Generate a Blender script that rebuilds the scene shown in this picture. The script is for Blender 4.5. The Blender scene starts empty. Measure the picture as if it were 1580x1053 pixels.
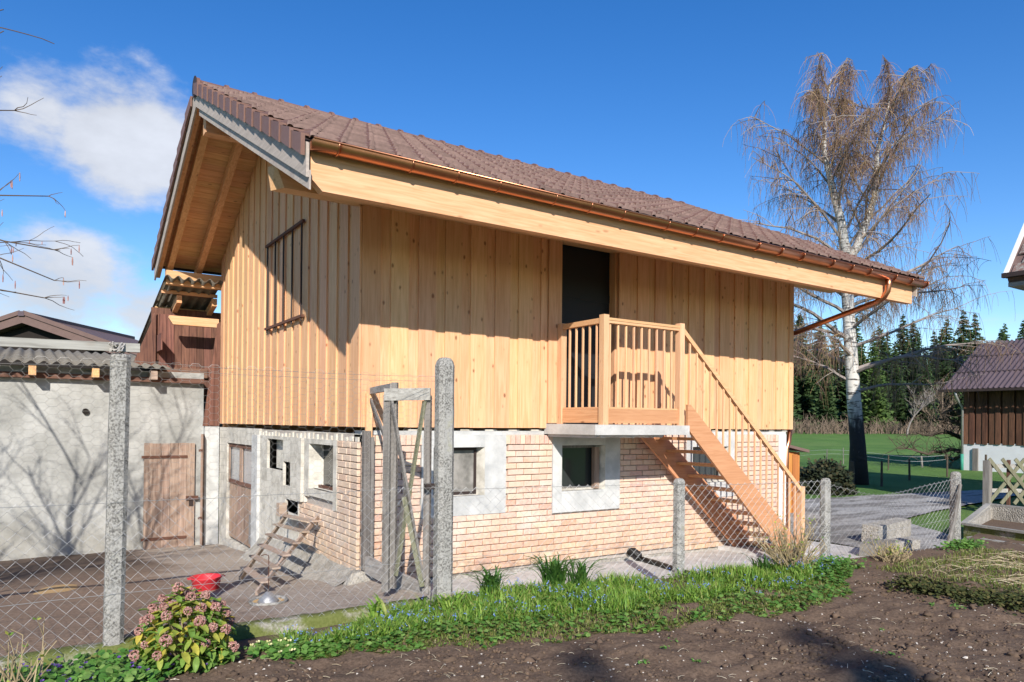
import bpy, math, random
from mathutils import Vector, Matrix, noise as mn
from math import radians, sin, cos, pi, sqrt, atan2
R = random.Random(7)
scene = bpy.context.scene
# ------------------------------------------------------------------ camera
cam_d = bpy.data.cameras.new('camera'); cam = bpy.data.objects.new('camera', cam_d)
scene.collection.objects.link(cam); scene.camera = cam
YAW, PITCH, ROLL = radians(56.164), radians(0.206), radians(0.558)
FPX, CYPX = 1118.99, 649.45
CAM = Vector((-3.42, -8.482, 1.85))
fwd = Vector((cos(YAW)*cos(PITCH), sin(YAW)*cos(PITCH), sin(PITCH)))
rgt = Vector((sin(YAW), -cos(YAW), 0)); upv = rgt.cross(fwd)
r2 = rgt*cos(ROLL)+upv*sin(ROLL); u2 = upv*cos(ROLL)-rgt*sin(ROLL)
M = Matrix((r2, u2, -fwd)).transposed().to_4x4(); M.translation = CAM
cam.matrix_world = M
cam_d.sensor_width = 36; cam_d.lens = FPX/1580*36; cam_d.shift_y = (CYPX-526.5)/1580
cam_d.clip_start = .05; cam_d.clip_end = 3000
# ------------------------------------------------------------------ light
SUN = Vector((0.566, 1.015, -0.664)).normalized()          # direction the light travels
sl = bpy.data.lights.new('sun', 'SUN'); so = bpy.data.objects.new('sun', sl)
scene.collection.objects.link(so); sl.energy = 5.0; sl.angle = radians(.5); sl.color = (1, .94, .86)
so.rotation_euler = SUN.to_track_quat('-Z', 'Y').to_euler(); so.location = (-20, -30, 30)
w = bpy.data.worlds.new('World'); scene.world = w; w.use_nodes = True
wn = w.node_tree; wn.nodes.clear()
def world():
    n = wn.nodes; l = wn.links
    def add(t, **k):
        o = n.new(t)
        for a, b in k.items(): setattr(o, a, b)
        return o
    out = add('ShaderNodeOutputWorld'); bg = add('ShaderNodeBackground'); bg.inputs[1].default_value = .095
    sky = add('ShaderNodeTexSky', sky_type='NISHITA', sun_disc=False)
    sky.sun_elevation = math.asin(-SUN.z); sky.sun_rotation = atan2(-SUN.x, -SUN.y)
    sky.altitude = 500; sky.air_density = 1.0; sky.dust_density = .15; sky.ozone_density = 1.6
    hs = add('ShaderNodeHueSaturation'); hs.inputs['Hue'].default_value = .511; hs.inputs['Saturation'].default_value = 1.4; hs.inputs['Value'].default_value = 1.38
    l.new(sky.outputs[0], hs.inputs['Color'])
    tc = add('ShaderNodeTexCoord')
    # cumulus: banks low in the sky, broken up by noise
    def mth(op, a, b=None, c=None):
        m = add('ShaderNodeMath', operation=op)
        for i, v in enumerate((a, b, c)):
            if v is None: continue
            if isinstance(v, (int, float)): m.inputs[i].default_value = v
            else: l.new(v, m.inputs[i])
        return m.outputs[0]
    D = tc.outputs['Generated']
    mp = add('ShaderNodeMapping'); mp.inputs['Scale'].default_value = (1, 1, 1.9); l.new(D, mp.inputs[0])
    nz = add('ShaderNodeTexNoise'); nz.inputs['Scale'].default_value = 5.5; nz.inputs['Detail'].default_value = 12; nz.inputs['Roughness'].default_value = .6
    l.new(mp.outputs[0], nz.inputs['Vector'])
    nz2 = add('ShaderNodeTexNoise'); nz2.inputs['Scale'].default_value = 2.1; nz2.inputs['Detail'].default_value = 3
    l.new(mp.outputs[0], nz2.inputs['Vector'])
    tot = None
    def pdir(px, py):
        x = (px-790)/FPX; y = -(py-CYPX)/FPX
        return (fwd+r2*x+u2*y).normalized()
    for (px, py, rad, amp) in ((190, 220, .19, .60), (70, 180, .16, .48), (90, 480, .22, .66), (-150, 500, .25, .6), (220, 480, .17, .6), (1560, 560, .2, .3), (-500, 250, .3, .45), (-900, 520, .3, .5), (2300, 480, .35, .45), (3200, 540, .35, .45)):
        d = pdir(px, py)
        vd = add('ShaderNodeVectorMath', operation='DISTANCE'); l.new(D, vd.inputs[0]); vd.inputs[1].default_value = d
        s = add('ShaderNodeMapRange', interpolation_type='SMOOTHSTEP'); l.new(vd.outputs['Value'], s.inputs['Value'])
        s.inputs['From Min'].default_value = rad; s.inputs['From Max'].default_value = 0; s.inputs['To Min'].default_value = 0; s.inputs['To Max'].default_value = amp
        tot = s.outputs[0] if tot is None else mth('MAXIMUM', tot, s.outputs[0])
    v = mth('ADD', mth('ADD', mth('MULTIPLY', nz.outputs['Fac'], 1.0), mth('MULTIPLY', nz2.outputs['Fac'], .35)), tot)
    mk = add('ShaderNodeMapRange', interpolation_type='SMOOTHSTEP'); l.new(v, mk.inputs['Value'])
    mk.inputs['From Min'].default_value = .97; mk.inputs['From Max'].default_value = 1.22
    mk.inputs['To Max'].default_value = .93
    sh = add('ShaderNodeMapRange'); l.new(nz.outputs['Fac'], sh.inputs['Value'])
    sh.inputs['From Min'].default_value = .35; sh.inputs['From Max'].default_value = .7; sh.inputs['To Min'].default_value = 5.2; sh.inputs['To Max'].default_value = 7.2
    cc = add('ShaderNodeVectorMath', operation='SCALE'); cc.inputs[0].default_value = (.93, .97, 1.06); l.new(sh.outputs[0], cc.inputs['Scale'])
    mx = add('ShaderNodeMix', data_type='RGBA'); l.new(mk.outputs[0], mx.inputs['Factor']); l.new(hs.outputs[0], mx.inputs[6]); l.new(cc.outputs[0], mx.inputs[7])
    l.new(mx.outputs[2], bg.inputs[0]); l.new(bg.outputs[0], out.inputs[0])
world()
scene.view_settings.view_transform = 'Standard'; scene.view_settings.look = 'None'
scene.view_settings.exposure = 0.42; scene.view_settings.gamma = 1; scene.view_settings.use_curve_mapping = False
scene.render.engine = 'CYCLES'
scene.cycles.max_bounces = 6; scene.cycles.transparent_max_bounces = 8
col = scene.collection
# ------------------------------------------------------------------ materials
MATS = {}
class NT:
    def __init__(s, name):
        s.m = bpy.data.materials.new(name); s.m.use_nodes = True; s.t = s.m.node_tree; s.n = s.t.nodes; s.l = s.t.links
        s.b = s.n['Principled BSDF']; MATS[name] = s.m
        s.b.inputs['Roughness'].default_value = .8; s.b.inputs['Specular IOR Level'].default_value = .25
        s._r = None; s._o = None
    def add(s, t, **k):
        o = s.n.new(t)
        for a, b in k.items(): setattr(o, a, b)
        return o
    def put(s, i, v):
        if hasattr(v, 'is_output') or isinstance(v, bpy.types.NodeSocket): s.l.new(v, i)
        else: i.default_value = v
    def math(s, op, a, b=0., c=0.):
        m = s.add('ShaderNodeMath', operation=op)
        for i, v in enumerate((a, b, c)): s.put(m.inputs[i], v)
        return m.outputs[0]
    def rnd(s):
        if s._r is None:
            a = s.add('ShaderNodeObjectInfo').outputs['Random']; b = s.add('ShaderNodeNewGeometry').outputs['Random Per Island']
            s._r = s.math('FRACT', s.math('ADD', a, s.math('MULTIPLY', b, 7.31)))
        return s._r
    def rnd2(s, k=13.7): return s.math('FRACT', s.math('MULTIPLY', s.rnd(), k))
    def obj(s, scale=(1, 1, 1), shift=0., world=False):
        o = s.add('ShaderNodeNewGeometry').outputs['Position'] if world else s.add('ShaderNodeTexCoord').outputs['Object']
        if shift:
            c = s.add('ShaderNodeCombineXYZ'); r = s.math('MULTIPLY', s.rnd(), shift)
            for i in range(3): s.put(c.inputs[i], r)
            a = s.add('ShaderNodeVectorMath', operation='ADD'); s.put(a.inputs[0], o); s.put(a.inputs[1], c.outputs[0]); o = a.outputs[0]
        m = s.add('ShaderNodeMapping'); s.put(m.inputs[0], o); m.inputs['Scale'].default_value = scale
        return m.outputs[0]
    def noise(s, v, sc=1., det=4, rough=.55, dist=0.):
        o = s.add('ShaderNodeTexNoise'); s.put(o.inputs['Vector'], v); o.inputs['Scale'].default_value = sc
        o.inputs['Detail'].default_value = det; o.inputs['Roughness'].default_value = rough; o.inputs['Distortion'].default_value = dist
        return o.outputs['Fac']
    def vor(s, v, sc=1., feat='F1', out='Distance'):
        o = s.add('ShaderNodeTexVoronoi', feature=feat); s.put(o.inputs['Vector'], v); o.inputs['Scale'].default_value = sc
        return o.outputs[out]
    def ramp(s, f, stops, interp='LINEAR'):
        o = s.add('ShaderNodeValToRGB'); s.put(o.inputs[0], f); e = o.color_ramp; e.interpolation = interp
        while len(e.elements) < len(stops): e.elements.new(.5)
        for k, (p, c) in zip(e.elements, stops): k.position = p; k.color = (*c, 1) if len(c) == 3 else c
        return o.outputs[0]
    def rng(s, f, a, b, c=0., d=1., smooth=True):
        o = s.add('ShaderNodeMapRange', interpolation_type='SMOOTHSTEP' if smooth else 'LINEAR'); s.put(o.inputs['Value'], f)
        for i, v in zip(('From Min', 'From Max', 'To Min', 'To Max'), (a, b, c, d)): o.inputs[i].default_value = v
        return o.outputs[0]
    def mix(s, f, a, b, mode='MIX'):
        o = s.add('ShaderNodeMix', data_type='RGBA', blend_type=mode); s.put(o.inputs[0], f)
        for i, v in ((6, a), (7, b)): s.put(o.inputs[i], (*v, 1) if isinstance(v, tuple) and len(v) == 3 else v)
        return o.outputs[2]
    def hsv(s, c, h=.5, sa=1., v=1.):
        o = s.add('ShaderNodeHueSaturation'); s.put(o.inputs['Color'], c); s.put(o.inputs['Hue'], h); s.put(o.inputs['Saturation'], sa); s.put(o.inputs['Value'], v)
        return o.outputs[0]
    def sep(s, v):
        o = s.add('ShaderNodeSeparateXYZ'); s.put(o.inputs[0], v); return o.outputs
    def bump(s, h, st=.3, d=.02):
        o = s.add('ShaderNodeBump'); o.inputs['Strength'].default_value = st; o.inputs['Distance'].default_value = d; s.put(o.inputs['Height'], h)
        s.l.new(o.outputs[0], s.b.inputs['Normal'])
    def color(s, c): s.put(s.b.inputs['Base Color'], (*c, 1) if isinstance(c, tuple) and len(c) == 3 else c)
    def set(s, **k):
        for a, b in k.items(): s.put(s.b.inputs[a.replace('_', ' ')], b)
def wood(name, axis, light, dark, knot=(.16, .07, .025), knots=1., rough=.65, var=.18, gsc=1.0, sat=1.0):
    t = NT(name)
    a = {'x': (1.2, 22, 22), 'y': (22, 1.2, 22), 'z': (22, 22, 1.2)}[axis]
    k = {'x': (3.2, 8, 8), 'y': (8, 3.2, 8), 'z': (7.5, 7.5, 4.6)}[axis]
    k2 = {'x': (1.0, 3, 3), 'y': (3, 1.0, 3), 'z': (3, 3, 1.0)}[axis]
    v = t.obj(tuple(x*gsc for x in a), 31)
    g = t.noise(v, 1.5, 5, .6, .6)
    c = t.mix(t.rng(g, .3, .75), light, dark)
    big = t.noise(t.obj(k2, 17), .9, 3)
    c = t.mix(t.rng(big, .45, .75, 0, .35), c, dark)
    if knots:
        kn = t.vor(t.obj(k, 23), 1.05)
        kn = t.math('ADD', kn, t.math('MULTIPLY', t.math('SUBTRACT', t.noise(t.obj(k, 23), 2.2, 2), .5), .22)); m = t.rng(kn, .20, .04, 0, .8*knots)
        gate = t.rng(t.noise(t.obj(k2, 47), 2.3, 1), .40, .50)
        c = t.mix(t.math('MULTIPLY', m, gate), c, knot)
    vv = t.math('ADD', 1-var/2, t.math('MULTIPLY', t.rnd(), var))
    hh = t.math('ADD', .484, t.math('MULTIPLY', t.rnd2(), .016))
    c = t.hsv(c, hh, sat, vv)
    t.color(c); t.set(Roughness=rough); t.bump(g, .12, .004)
    return t
wood('spruce_z', 'z', (.765, .48, .258), (.62, .35, .16), knot=(.19, .075, .025))
wood('spruce_x', 'x', (.73, .465, .245), (.58, .33, .145), knots=.7, knot=(.28, .14, .05))
wood('spruce_y', 'y', (.70, .44, .21), (.52, .28, .11))
wood('soffit', 'x', (.72, .46, .22), (.54, .31, .125), knots=.8)
wood('rail', 'z', (.74, .48, .265), (.62, .375, .185), knots=.35)
wood('rail_x', 'x', (.70, .44, .225), (.58, .335, .15), knots=.3)
wood('stair', 'x', (.56, .315, .15), (.45, .235, .1), knots=.15)
wood('old_brown', 'z', (.23, .115, .075), (.09, .045, .035), knots=.2, rough=.85, var=.45)
wood('old_brown_x', 'x', (.23, .13, .085), (.10, .055, .04), knots=.2, rough=.85, var=.4)
wood('door_wood', 'z', (.44, .33, .25), (.25, .17, .12), knots=.5, rough=.85, var=.35)
wood('grey_wood', 'z', (.24, .225, .205), (.12, .108, .096), knots=.3, rough=.9, var=.35)
wood('grey_wood_x', 'x', (.40, .39, .35), (.22, .21, .185), knots=.2, rough=.9, var=.3)
wood('grey_wood_y', 'y', (.36, .34, .31), (.2, .185, .165), knots=.2, rough=.9, var=.3)
wood('ladder_wood', 'x', (.42, .34, .26), (.28, .21, .155), knots=.2, rough=.9, var=.3)
wood('barn_board', 'z', (.17, .085, .048), (.06, .032, .022), knots=.3, rough=.85, var=.8)
wood('rake_grey', 'y', (.46, .40, .34), (.33, .285, .24), knots=0, rough=.7, var=.25)
wood('moss_wood', 'z', (.22, .215, .15), (.13, .135, .075), knots=.1, rough=.95, var=.2)
wood('orange_wood', 'z', (.50, .22, .05), (.34, .13, .03), knots=.3, var=.3)
def simple(name, c, rough=.7, metal=0., var=.0, nsc=6, namt=.25, bumpd=0., spec=.25):
    t = NT(name)
    v = t.obj((1, 1, 1), 9)
    n = t.noise(v, nsc, 6, .6)
    k = t.mix(t.rng(n, .25, .75, namt, 0), c, tuple(x*.45 for x in c))
    if var: k = t.hsv(k, .5, 1., t.math('ADD', 1-var/2, t.math('MULTIPLY', t.rnd(), var)))
    t.color(k); t.set(Roughness=rough, Metallic=metal); t.b.inputs['Specular IOR Level'].default_value = spec
    if bumpd: t.bump(n, .5, bumpd)
    return t
# roof tile: brown-red concrete, slight sheen
t = NT('tile'); n = t.noise(t.obj((1, 1, 1), 11), 14, 5, .6); n2 = t.noise(t.obj((1, 1, 1), 0, True), .8, 3)
c = t.ramp(t.rnd(), [(0, (.165, .088, .066)), (.5, (.182, .10, .076)), (1, (.20, .112, .086))])
c = t.mix(t.rng(n, .4, .75, 0, .25), c, (.26, .17, .14)); c = t.mix(t.rng(n2, .35, .7, 0, .22), c, (.13, .068, .055))
t.color(c); t.set(Roughness=.55); t.bump(n, .15, .004)
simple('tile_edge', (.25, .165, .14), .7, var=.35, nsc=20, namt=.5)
t = NT('brick'); P = t.sep(t.obj((1, 1, 1), 0, True)); n = t.noise(t.obj((1, 1, 1), 19), 16, 5, .65); n2 = t.noise(t.obj((1, 1, 1), 0, True), 1.25, 4, .6)
c = t.ramp(t.rnd(), [(0, (.64, .45, .34)), (.16, (.69, .52, .39)), (.34, (.62, .42, .34)), (.5, (.68, .50, .39)), (.64, (.60, .38, .31)), (.76, (.65, .47, .34)), (.88, (.55, .31, .22)), (.94, (.62, .46, .40)), (1, (.72, .57, .40))])
hgt = t.rng(P[2], -.1, .75, .75, 0)
low = t.ramp(t.rnd2(), [(0, (.63, .40, .23)), (.35, (.66, .46, .28)), (.6, (.54, .27, .15)), (.8, (.63, .42, .26)), (1, (.60, .34, .22))])
c = t.mix(t.math('MULTIPLY', hgt, t.rng(n2, .3, .6, .3, 1)), c, low)
c = t.mix(t.rng(n, .45, .72, 0, .5), c, (.70, .56, .43)); c = t.mix(t.rng(n2, .52, .72, 0, .55), c, (.72, .62, .54))
c = t.mix(t.rng(n, .5, .2, 0, .35), c, (.36, .2, .12))
c = t.mix(t.rng(P[0], .06, .0, 0, .55), c, (.60, .49, .37)); n5 = t.noise(t.obj((1, 1, .4), 0, True), 3.1, 5, .65); c = t.mix(t.math('MULTIPLY', t.rng(P[2], .35, -.3, 0, 1), t.rng(n5, .42, .62, 0, .75)), c, (.33, .24, .17)); c = t.mix(t.rng(n5, .6, .72, 0, .35), c, (.40, .30, .23))
t.color(c); t.set(Roughness=.9); t.bump(n, .3, .004)
simple('mortar', (.47, .42, .37), .95, nsc=25, namt=.5, bumpd=.006)
t = NT('plaster'); n = t.noise(t.obj((1, 1, 1), 5), 3.5, 7, .62); n2 = t.noise(t.obj((1, 1, 1), 5), 30, 4)
c = t.mix(t.rng(n, .3, .68), (.40, .405, .395), (.57, .57, .55)); c = t.mix(t.rng(n, .62, .8, 0, .6), c, (.60, .52, .40)); t.color(c); t.set(Roughness=.95); t.bump(n2, .35, .006)
t = NT('white_plaster'); n = t.noise(t.obj((1, 1, 1), 5), 5, 7, .62); n2 = t.noise(t.obj((1, 1, 1), 5), 35, 4)
c = t.mix(t.rng(n, .3, .62), (.40, .375, .32), (.62, .59, .52)); t.color(c); t.set(Roughness=.95); t.bump(n2, .35, .006)
t = NT('annex_plaster'); P = t.sep(t.obj((1, 1, 1), 0, True)); n = t.noise(t.obj((1, 1, 1), 0, True), 1.7, 7, .65); n2 = t.noise(t.obj((1, 1, 1), 0, True), 22, 5, .6); n3 = t.noise(t.obj((1, 1, .25), 0, True), 4, 6, .7)
c = t.mix(t.rng(n, .3, .68), (.28, .28, .26), (.44, .44, .415)); c = t.mix(t.rng(n3, .55, .75, 0, .5), c, (.34, .335, .31))
c = t.mix(t.math('MULTIPLY', t.rng(P[2], .35, -.9), t.rng(n, .7, .3, .35, 1)), c, (.27, .255, .215)); t.color(c); t.set(Roughness=.95); t.bump(t.math('ADD', n2, t.math('MULTIPLY', n, 2.)), .35, .02)
t = NT('post_concrete'); n = t.noise(t.obj((1, 1, 1), 9), 55, 5, .7); n2 = t.noise(t.obj((1, 1, 1), 9), 4, 4, .6); v = t.vor(t.obj((1, 1, 1), 9), 60)
c = t.mix(t.rng(n, .35, .6), (.085, .08, .072), (.36, .35, .32)); c = t.mix(t.rng(n2, .45, .62, .05, .7), c, (.38, .37, .345)); c = t.mix(t.rng(v, .25, .1, 0, .6), c, (.08, .078, .07))
c = t.mix(t.rng(n2, .6, .72, 0, .5), c, (.33, .32, .2)); t.color(c); t.set(Roughness=.95); t.bump(n, .8, .012)
t = NT('concrete'); n = t.noise(t.obj((1, 1, 1), 0, True), 2.2, 8, .65); n2 = t.noise(t.obj((1, 1, 1), 0, True), 45, 4, .6)
c = t.mix(t.rng(n, .3, .7), (.40, .385, .36), (.58, .565, .54)); c = t.mix(t.rng(n2, .55, .75, 0, .5), c, (.3, .28, .25)); t.color(c); t.set(Roughness=.92); t.bump(t.math('ADD', n2, n), .35, .01)
t = NT('rough_concrete'); n = t.noise(t.obj((1, 1, 1), 0, True), 6, 8, .7); v = t.vor(t.obj((1, 1, 1), 0, True), 38)
c = t.mix(t.rng(n, .3, .7), (.27, .25, .21), (.46, .43, .38)); c = t.mix(t.rng(v, .3, .1, 0, .5), c, (.2, .185, .155)); t.color(c); t.set(Roughness=.95); t.bump(t.math('ADD', n, v), .8, .02)
t = NT('kerb'); P = t.sep(t.obj((1, 1, 1), 0, True)); n = t.noise(t.obj((1, 1, 1), 0, True), 3.2, 7, .65); n2 = t.noise(t.obj((1, 1, 1), 0, True), 40, 4, .6)
c = t.mix(t.rng(n2, .3, .7), (.24, .22, .18), (.44, .415, .37)); c = t.mix(t.rng(n, .34, .5, .1, .92), c, t.mix(n2, (.06, .085, .012), (.16, .18, .03))); t.color(c); t.set(Roughness=.98); t.bump(n2, .8, .015)
t = NT('soil'); v = t.obj((1, 1, 1), 0, True); n = t.noise(v, 2.2, 8, .65); n2 = t.noise(v, 34, 6, .7); n3 = t.noise(v, 120, 3, .6); vv = t.vor(v, 46); P = t.sep(v)
c = t.mix(t.rng(n2, .3, .72), (.07, .046, .031), (.175, .12, .082)); c = t.mix(t.rng(n, .4, .7, 0, .55), c, (.16, .112, .077))
c = t.mix(t.rng(n3, .70, .76, 0, .6), c, (.32, .27, .22)); t.color(c); t.set(Roughness=.97); t.bump(t.math('ADD', n2, t.math('MULTIPLY', vv, .15)), .55, .022)
t = NT('yard'); v = t.obj((1, 1, 1), 0, True); P = t.sep(v); n = t.noise(v, 1.1, 8, .66); n2 = t.noise(v, 26, 6, .7); n3 = t.noise(t.obj((.6, 1.8, 1), 0, True), 3.5, 6, .65)
earth = t.mix(t.rng(n2, .3, .7), (.175, .12, .082), (.28, .2, .142)); conc = t.mix(t.rng(n2, .3, .7), (.27, .225, .182), (.43, .37, .31))
edge = t.math('ADD', P[0], t.math('MULTIPLY', t.math('SUBTRACT', n, .5), 3.2)); c = t.mix(t.rng(edge, -2.2, -.9), earth, conc)
c = t.mix(t.rng(n3, .55, .72, 0, .6), c, (.13, .1, .082)); c = t.mix(t.math('MULTIPLY', t.rng(P[1], 2.3, 5.5, 0, .75), t.rng(edge, -1.2, -2.0)), c, (.085, .064, .052))
t.color(c); t.set(Roughness=.95); t.bump(t.math('ADD', n2, n3), .55, .02)
t = NT('gravel'); v = t.obj((1, 1, 1), 0, True); n = t.noise(v, .55, 6, .62); n2 = t.noise(v, 18, 6, .72); n3 = t.noise(t.obj((.5, 1.6, 1), 0, True), 1.2, 5, .6)
c = t.mix(t.rng(n2, .3, .7), (.22, .21, .2), (.46, .45, .43)); c = t.mix(t.rng(n3, .44, .6, 0, .8), c, (.13, .12, .11)); t.color(c); t.set(Roughness=.95); t.bump(n2, .7, .02)
t = NT('grass_ground'); v = t.obj((1, 1, 1), 0, True); n = t.noise(v, .35, 6, .6); n2 = t.noise(v, 7, 6, .75); n3 = t.noise(v, .09, 3)
c = t.mix(t.rng(n, .3, .7), (.085, .18, .035), (.13, .245, .05)); c = t.mix(t.rng(n2, .35, .72, 0, .5), c, (.06, .12, .025)); c = t.mix(t.rng(n3, .45, .65, 0, .5), c, (.15, .23, .06)); t.color(c); t.set(Roughness=.95); t.bump(n2, .9, .12)
def leafmat(name, stops, rough=.5, trans=.35, spec=.3):
    t = NT(name); c = t.ramp(t.rnd(), stops); n = t.noise(t.obj((1, 1, 1), 3), 30, 2); c = t.hsv(c, .5, 1., t.rng(n, .3, .7, .8, 1.15)); t.color(c); t.set(Roughness=rough); t.b.inputs['Specular IOR Level'].default_value = spec
    tr = t.add('ShaderNodeBsdfTranslucent'); t.put(tr.inputs[0], t.hsv(c, .49, 1.1, 1.3)); mx = t.add('ShaderNodeMixShader'); mx.inputs[0].default_value = trans
    t.l.new(t.b.outputs[0], mx.inputs[1]); t.l.new(tr.outputs[0], mx.inputs[2]); t.l.new(mx.outputs[0], t.n['Material Output'].inputs[0])
leafmat('blade', [(0, (.09, .2, .028)), (.3, (.15, .29, .045)), (.65, (.23, .37, .06)), (.9, (.31, .42, .09)), (1, (.40, .36, .16))])
leafmat('turf', [(0, (.10, .16, .03)), (.4, (.17, .23, .05)), (.75, (.25, .27, .08)), (1, (.34, .27, .15))])
leafmat('darkblade', [(0, (.035, .10, .02)), (.5, (.06, .15, .03)), (1, (.10, .2, .04))])
leafmat('violet_leaf', [(0, (.06, .17, .03)), (.5, (.12, .26, .05)), (1, (.22, .34, .09))])
leafmat('shrub_leaf', [(0, (.13, .26, .05)), (.4, (.22, .34, .07)), (.72, (.40, .42, .08)), (1, (.62, .50, .09))], .35)
leafmat('bluebell', [(0, (.12, .2, .62)), (.5, (.2, .32, .78)), (1, (.35, .45, .85))], .6)
leafmat('violet', [(0, (.12, .06, .3)), (1, (.2, .1, .42))], .6)
leafmat('primrose', [(0, (.8, .74, .32)), (1, (.85, .82, .5))], .6)
leafmat('skimmia', [(0, (.36, .15, .14)), (.5, (.52, .28, .24)), (1, (.68, .48, .4))], .6)
leafmat('spruce_needle', [(0, (.022, .046, .016)), (.5, (.042, .08, .026)), (1, (.075, .12, .04))], .7, .15)
leafmat('yew', [(0, (.012, .02, .01)), (.6, (.025, .035, .014)), (1, (.06, .05, .02))], .7, .1)
leafmat('spruce_light', [(0, (.05, .10, .025)), (1, (.11, .17, .045))], .7, .2)
leafmat('moss', [(0, (.025, .035, .01)), (.5, (.05, .062, .014)), (1, (.10, .085, .028))], .9, .1)
leafmat('dry', [(0, (.30, .22, .13)), (.5, (.46, .37, .23)), (1, (.62, .54, .38))], .8, .15)
leafmat('straw', [(0, (.36, .29, .18)), (.5, (.5, .43, .3)), (1, (.68, .6, .46))], .8, .1)
t = NT('birch_bark'); P = t.sep(t.obj((1, 1, 1), 0, True)); n = t.noise(t.obj((1.5, 1.5, 9), 0, True), 1.6, 5, .65); n2 = t.noise(t.obj((4, 4, 1.2), 0, True), 1.5, 4)
c = t.mix(t.rng(n, .52, .60), (.56, .54, .50), (.075, .066, .06)); k = t.math('ADD', P[2], t.math('MULTIPLY', n2, 1.6)); c = t.mix(t.rng(k, 3.6, 2.6), c, t.mix(t.rng(n2, .62, .7), (.032, .03, .032), (.22, .21, .2))); t.color(c); t.set(Roughness=.85); t.bump(n, .6, .03)  # lower trunk darkened: the house's shade put into the bark colour
simple('birch_branch', (.30, .26, .235), .85, nsc=3, namt=.8)
simple('birch_twig', (.25, .155, .125), .85, var=.5)
simple('catkin', (.40, .27, .14), .85, var=.5)
simple('bark', (.10, .078, .058), .95, nsc=8, namt=.6, bumpd=.01)
simple('brush_twig', (.15, .112, .082), .95, var=.8)
simple('hazel_bark', (.12, .085, .06), .9)
simple('shrub_stem', (.33, .26, .15), .9, var=.5)
simple('copper', (.60, .25, .135), .32, 1., nsc=5, namt=.35)
simple('steel_wire', (.44, .44, .43), .5, .15)
simple('rust_wire', (.46, .43, .39), .6, .15)
simple('iron', (.055, .04, .036), .6, .3)
simple('rust', (.13, .062, .042), .85, nsc=20)
simple('zinc', (.40, .40, .40), .5, .6)
simple('asbestos', (.19, .172, .142), .95, nsc=7, namt=.6, bumpd=.004)
simple('grey_brown_roof', (.105, .078, .088), .7, nsc=3, namt=.3)
simple('brown_metal', (.155, .10, .085), .6)
simple('slate_door', (.014, .016, .02), .5, nsc=3)
simple('black_plastic', (.018, .017, .016), .5)
simple('red_plastic', (.60, .035, .045), .42, nsc=8, namt=.12, spec=.4)
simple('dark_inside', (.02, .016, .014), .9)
simple('white_paint', (.70, .71, .72), .6, nsc=4, namt=.15)
simple('barn_white', (.60, .62, .64), .9, nsc=2, namt=.15)
simple('green_paint', (.05, .28, .2), .6)
simple('stone', (.2, .19, .165), .95, var=.5, nsc=12, namt=.5, bumpd=.004)
simple('pebble', (.46, .42, .37), .95, var=.7)
simple('clod', (.125, .085, .058), .97, var=.5, nsc=30, namt=.4, bumpd=.01)
simple('grain', (.45, .3, .14), .9, var=.4)
t = NT('glass'); t.color((.03, .035, .035)); t.set(Roughness=.06); t.b.inputs['Specular IOR Level'].default_value = .7
t = NT('dusty_glass'); n = t.noise(t.obj((1, 1, 1)), 2.6, 5, .6); t.color(t.mix(t.rng(n, .35, .7), (.10, .095, .085), (.33, .31, .28))); t.set(Roughness=.28); t.b.inputs['Specular IOR Level'].default_value = .5
t = NT('clear_sheet'); n = t.noise(t.obj((1, 1, 1)), 4, 5, .6); t.color(t.mix(n, (.30, .31, .31), (.55, .56, .56))); t.set(Roughness=.2); t.b.inputs['Specular IOR Level'].default_value = .5
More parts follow.
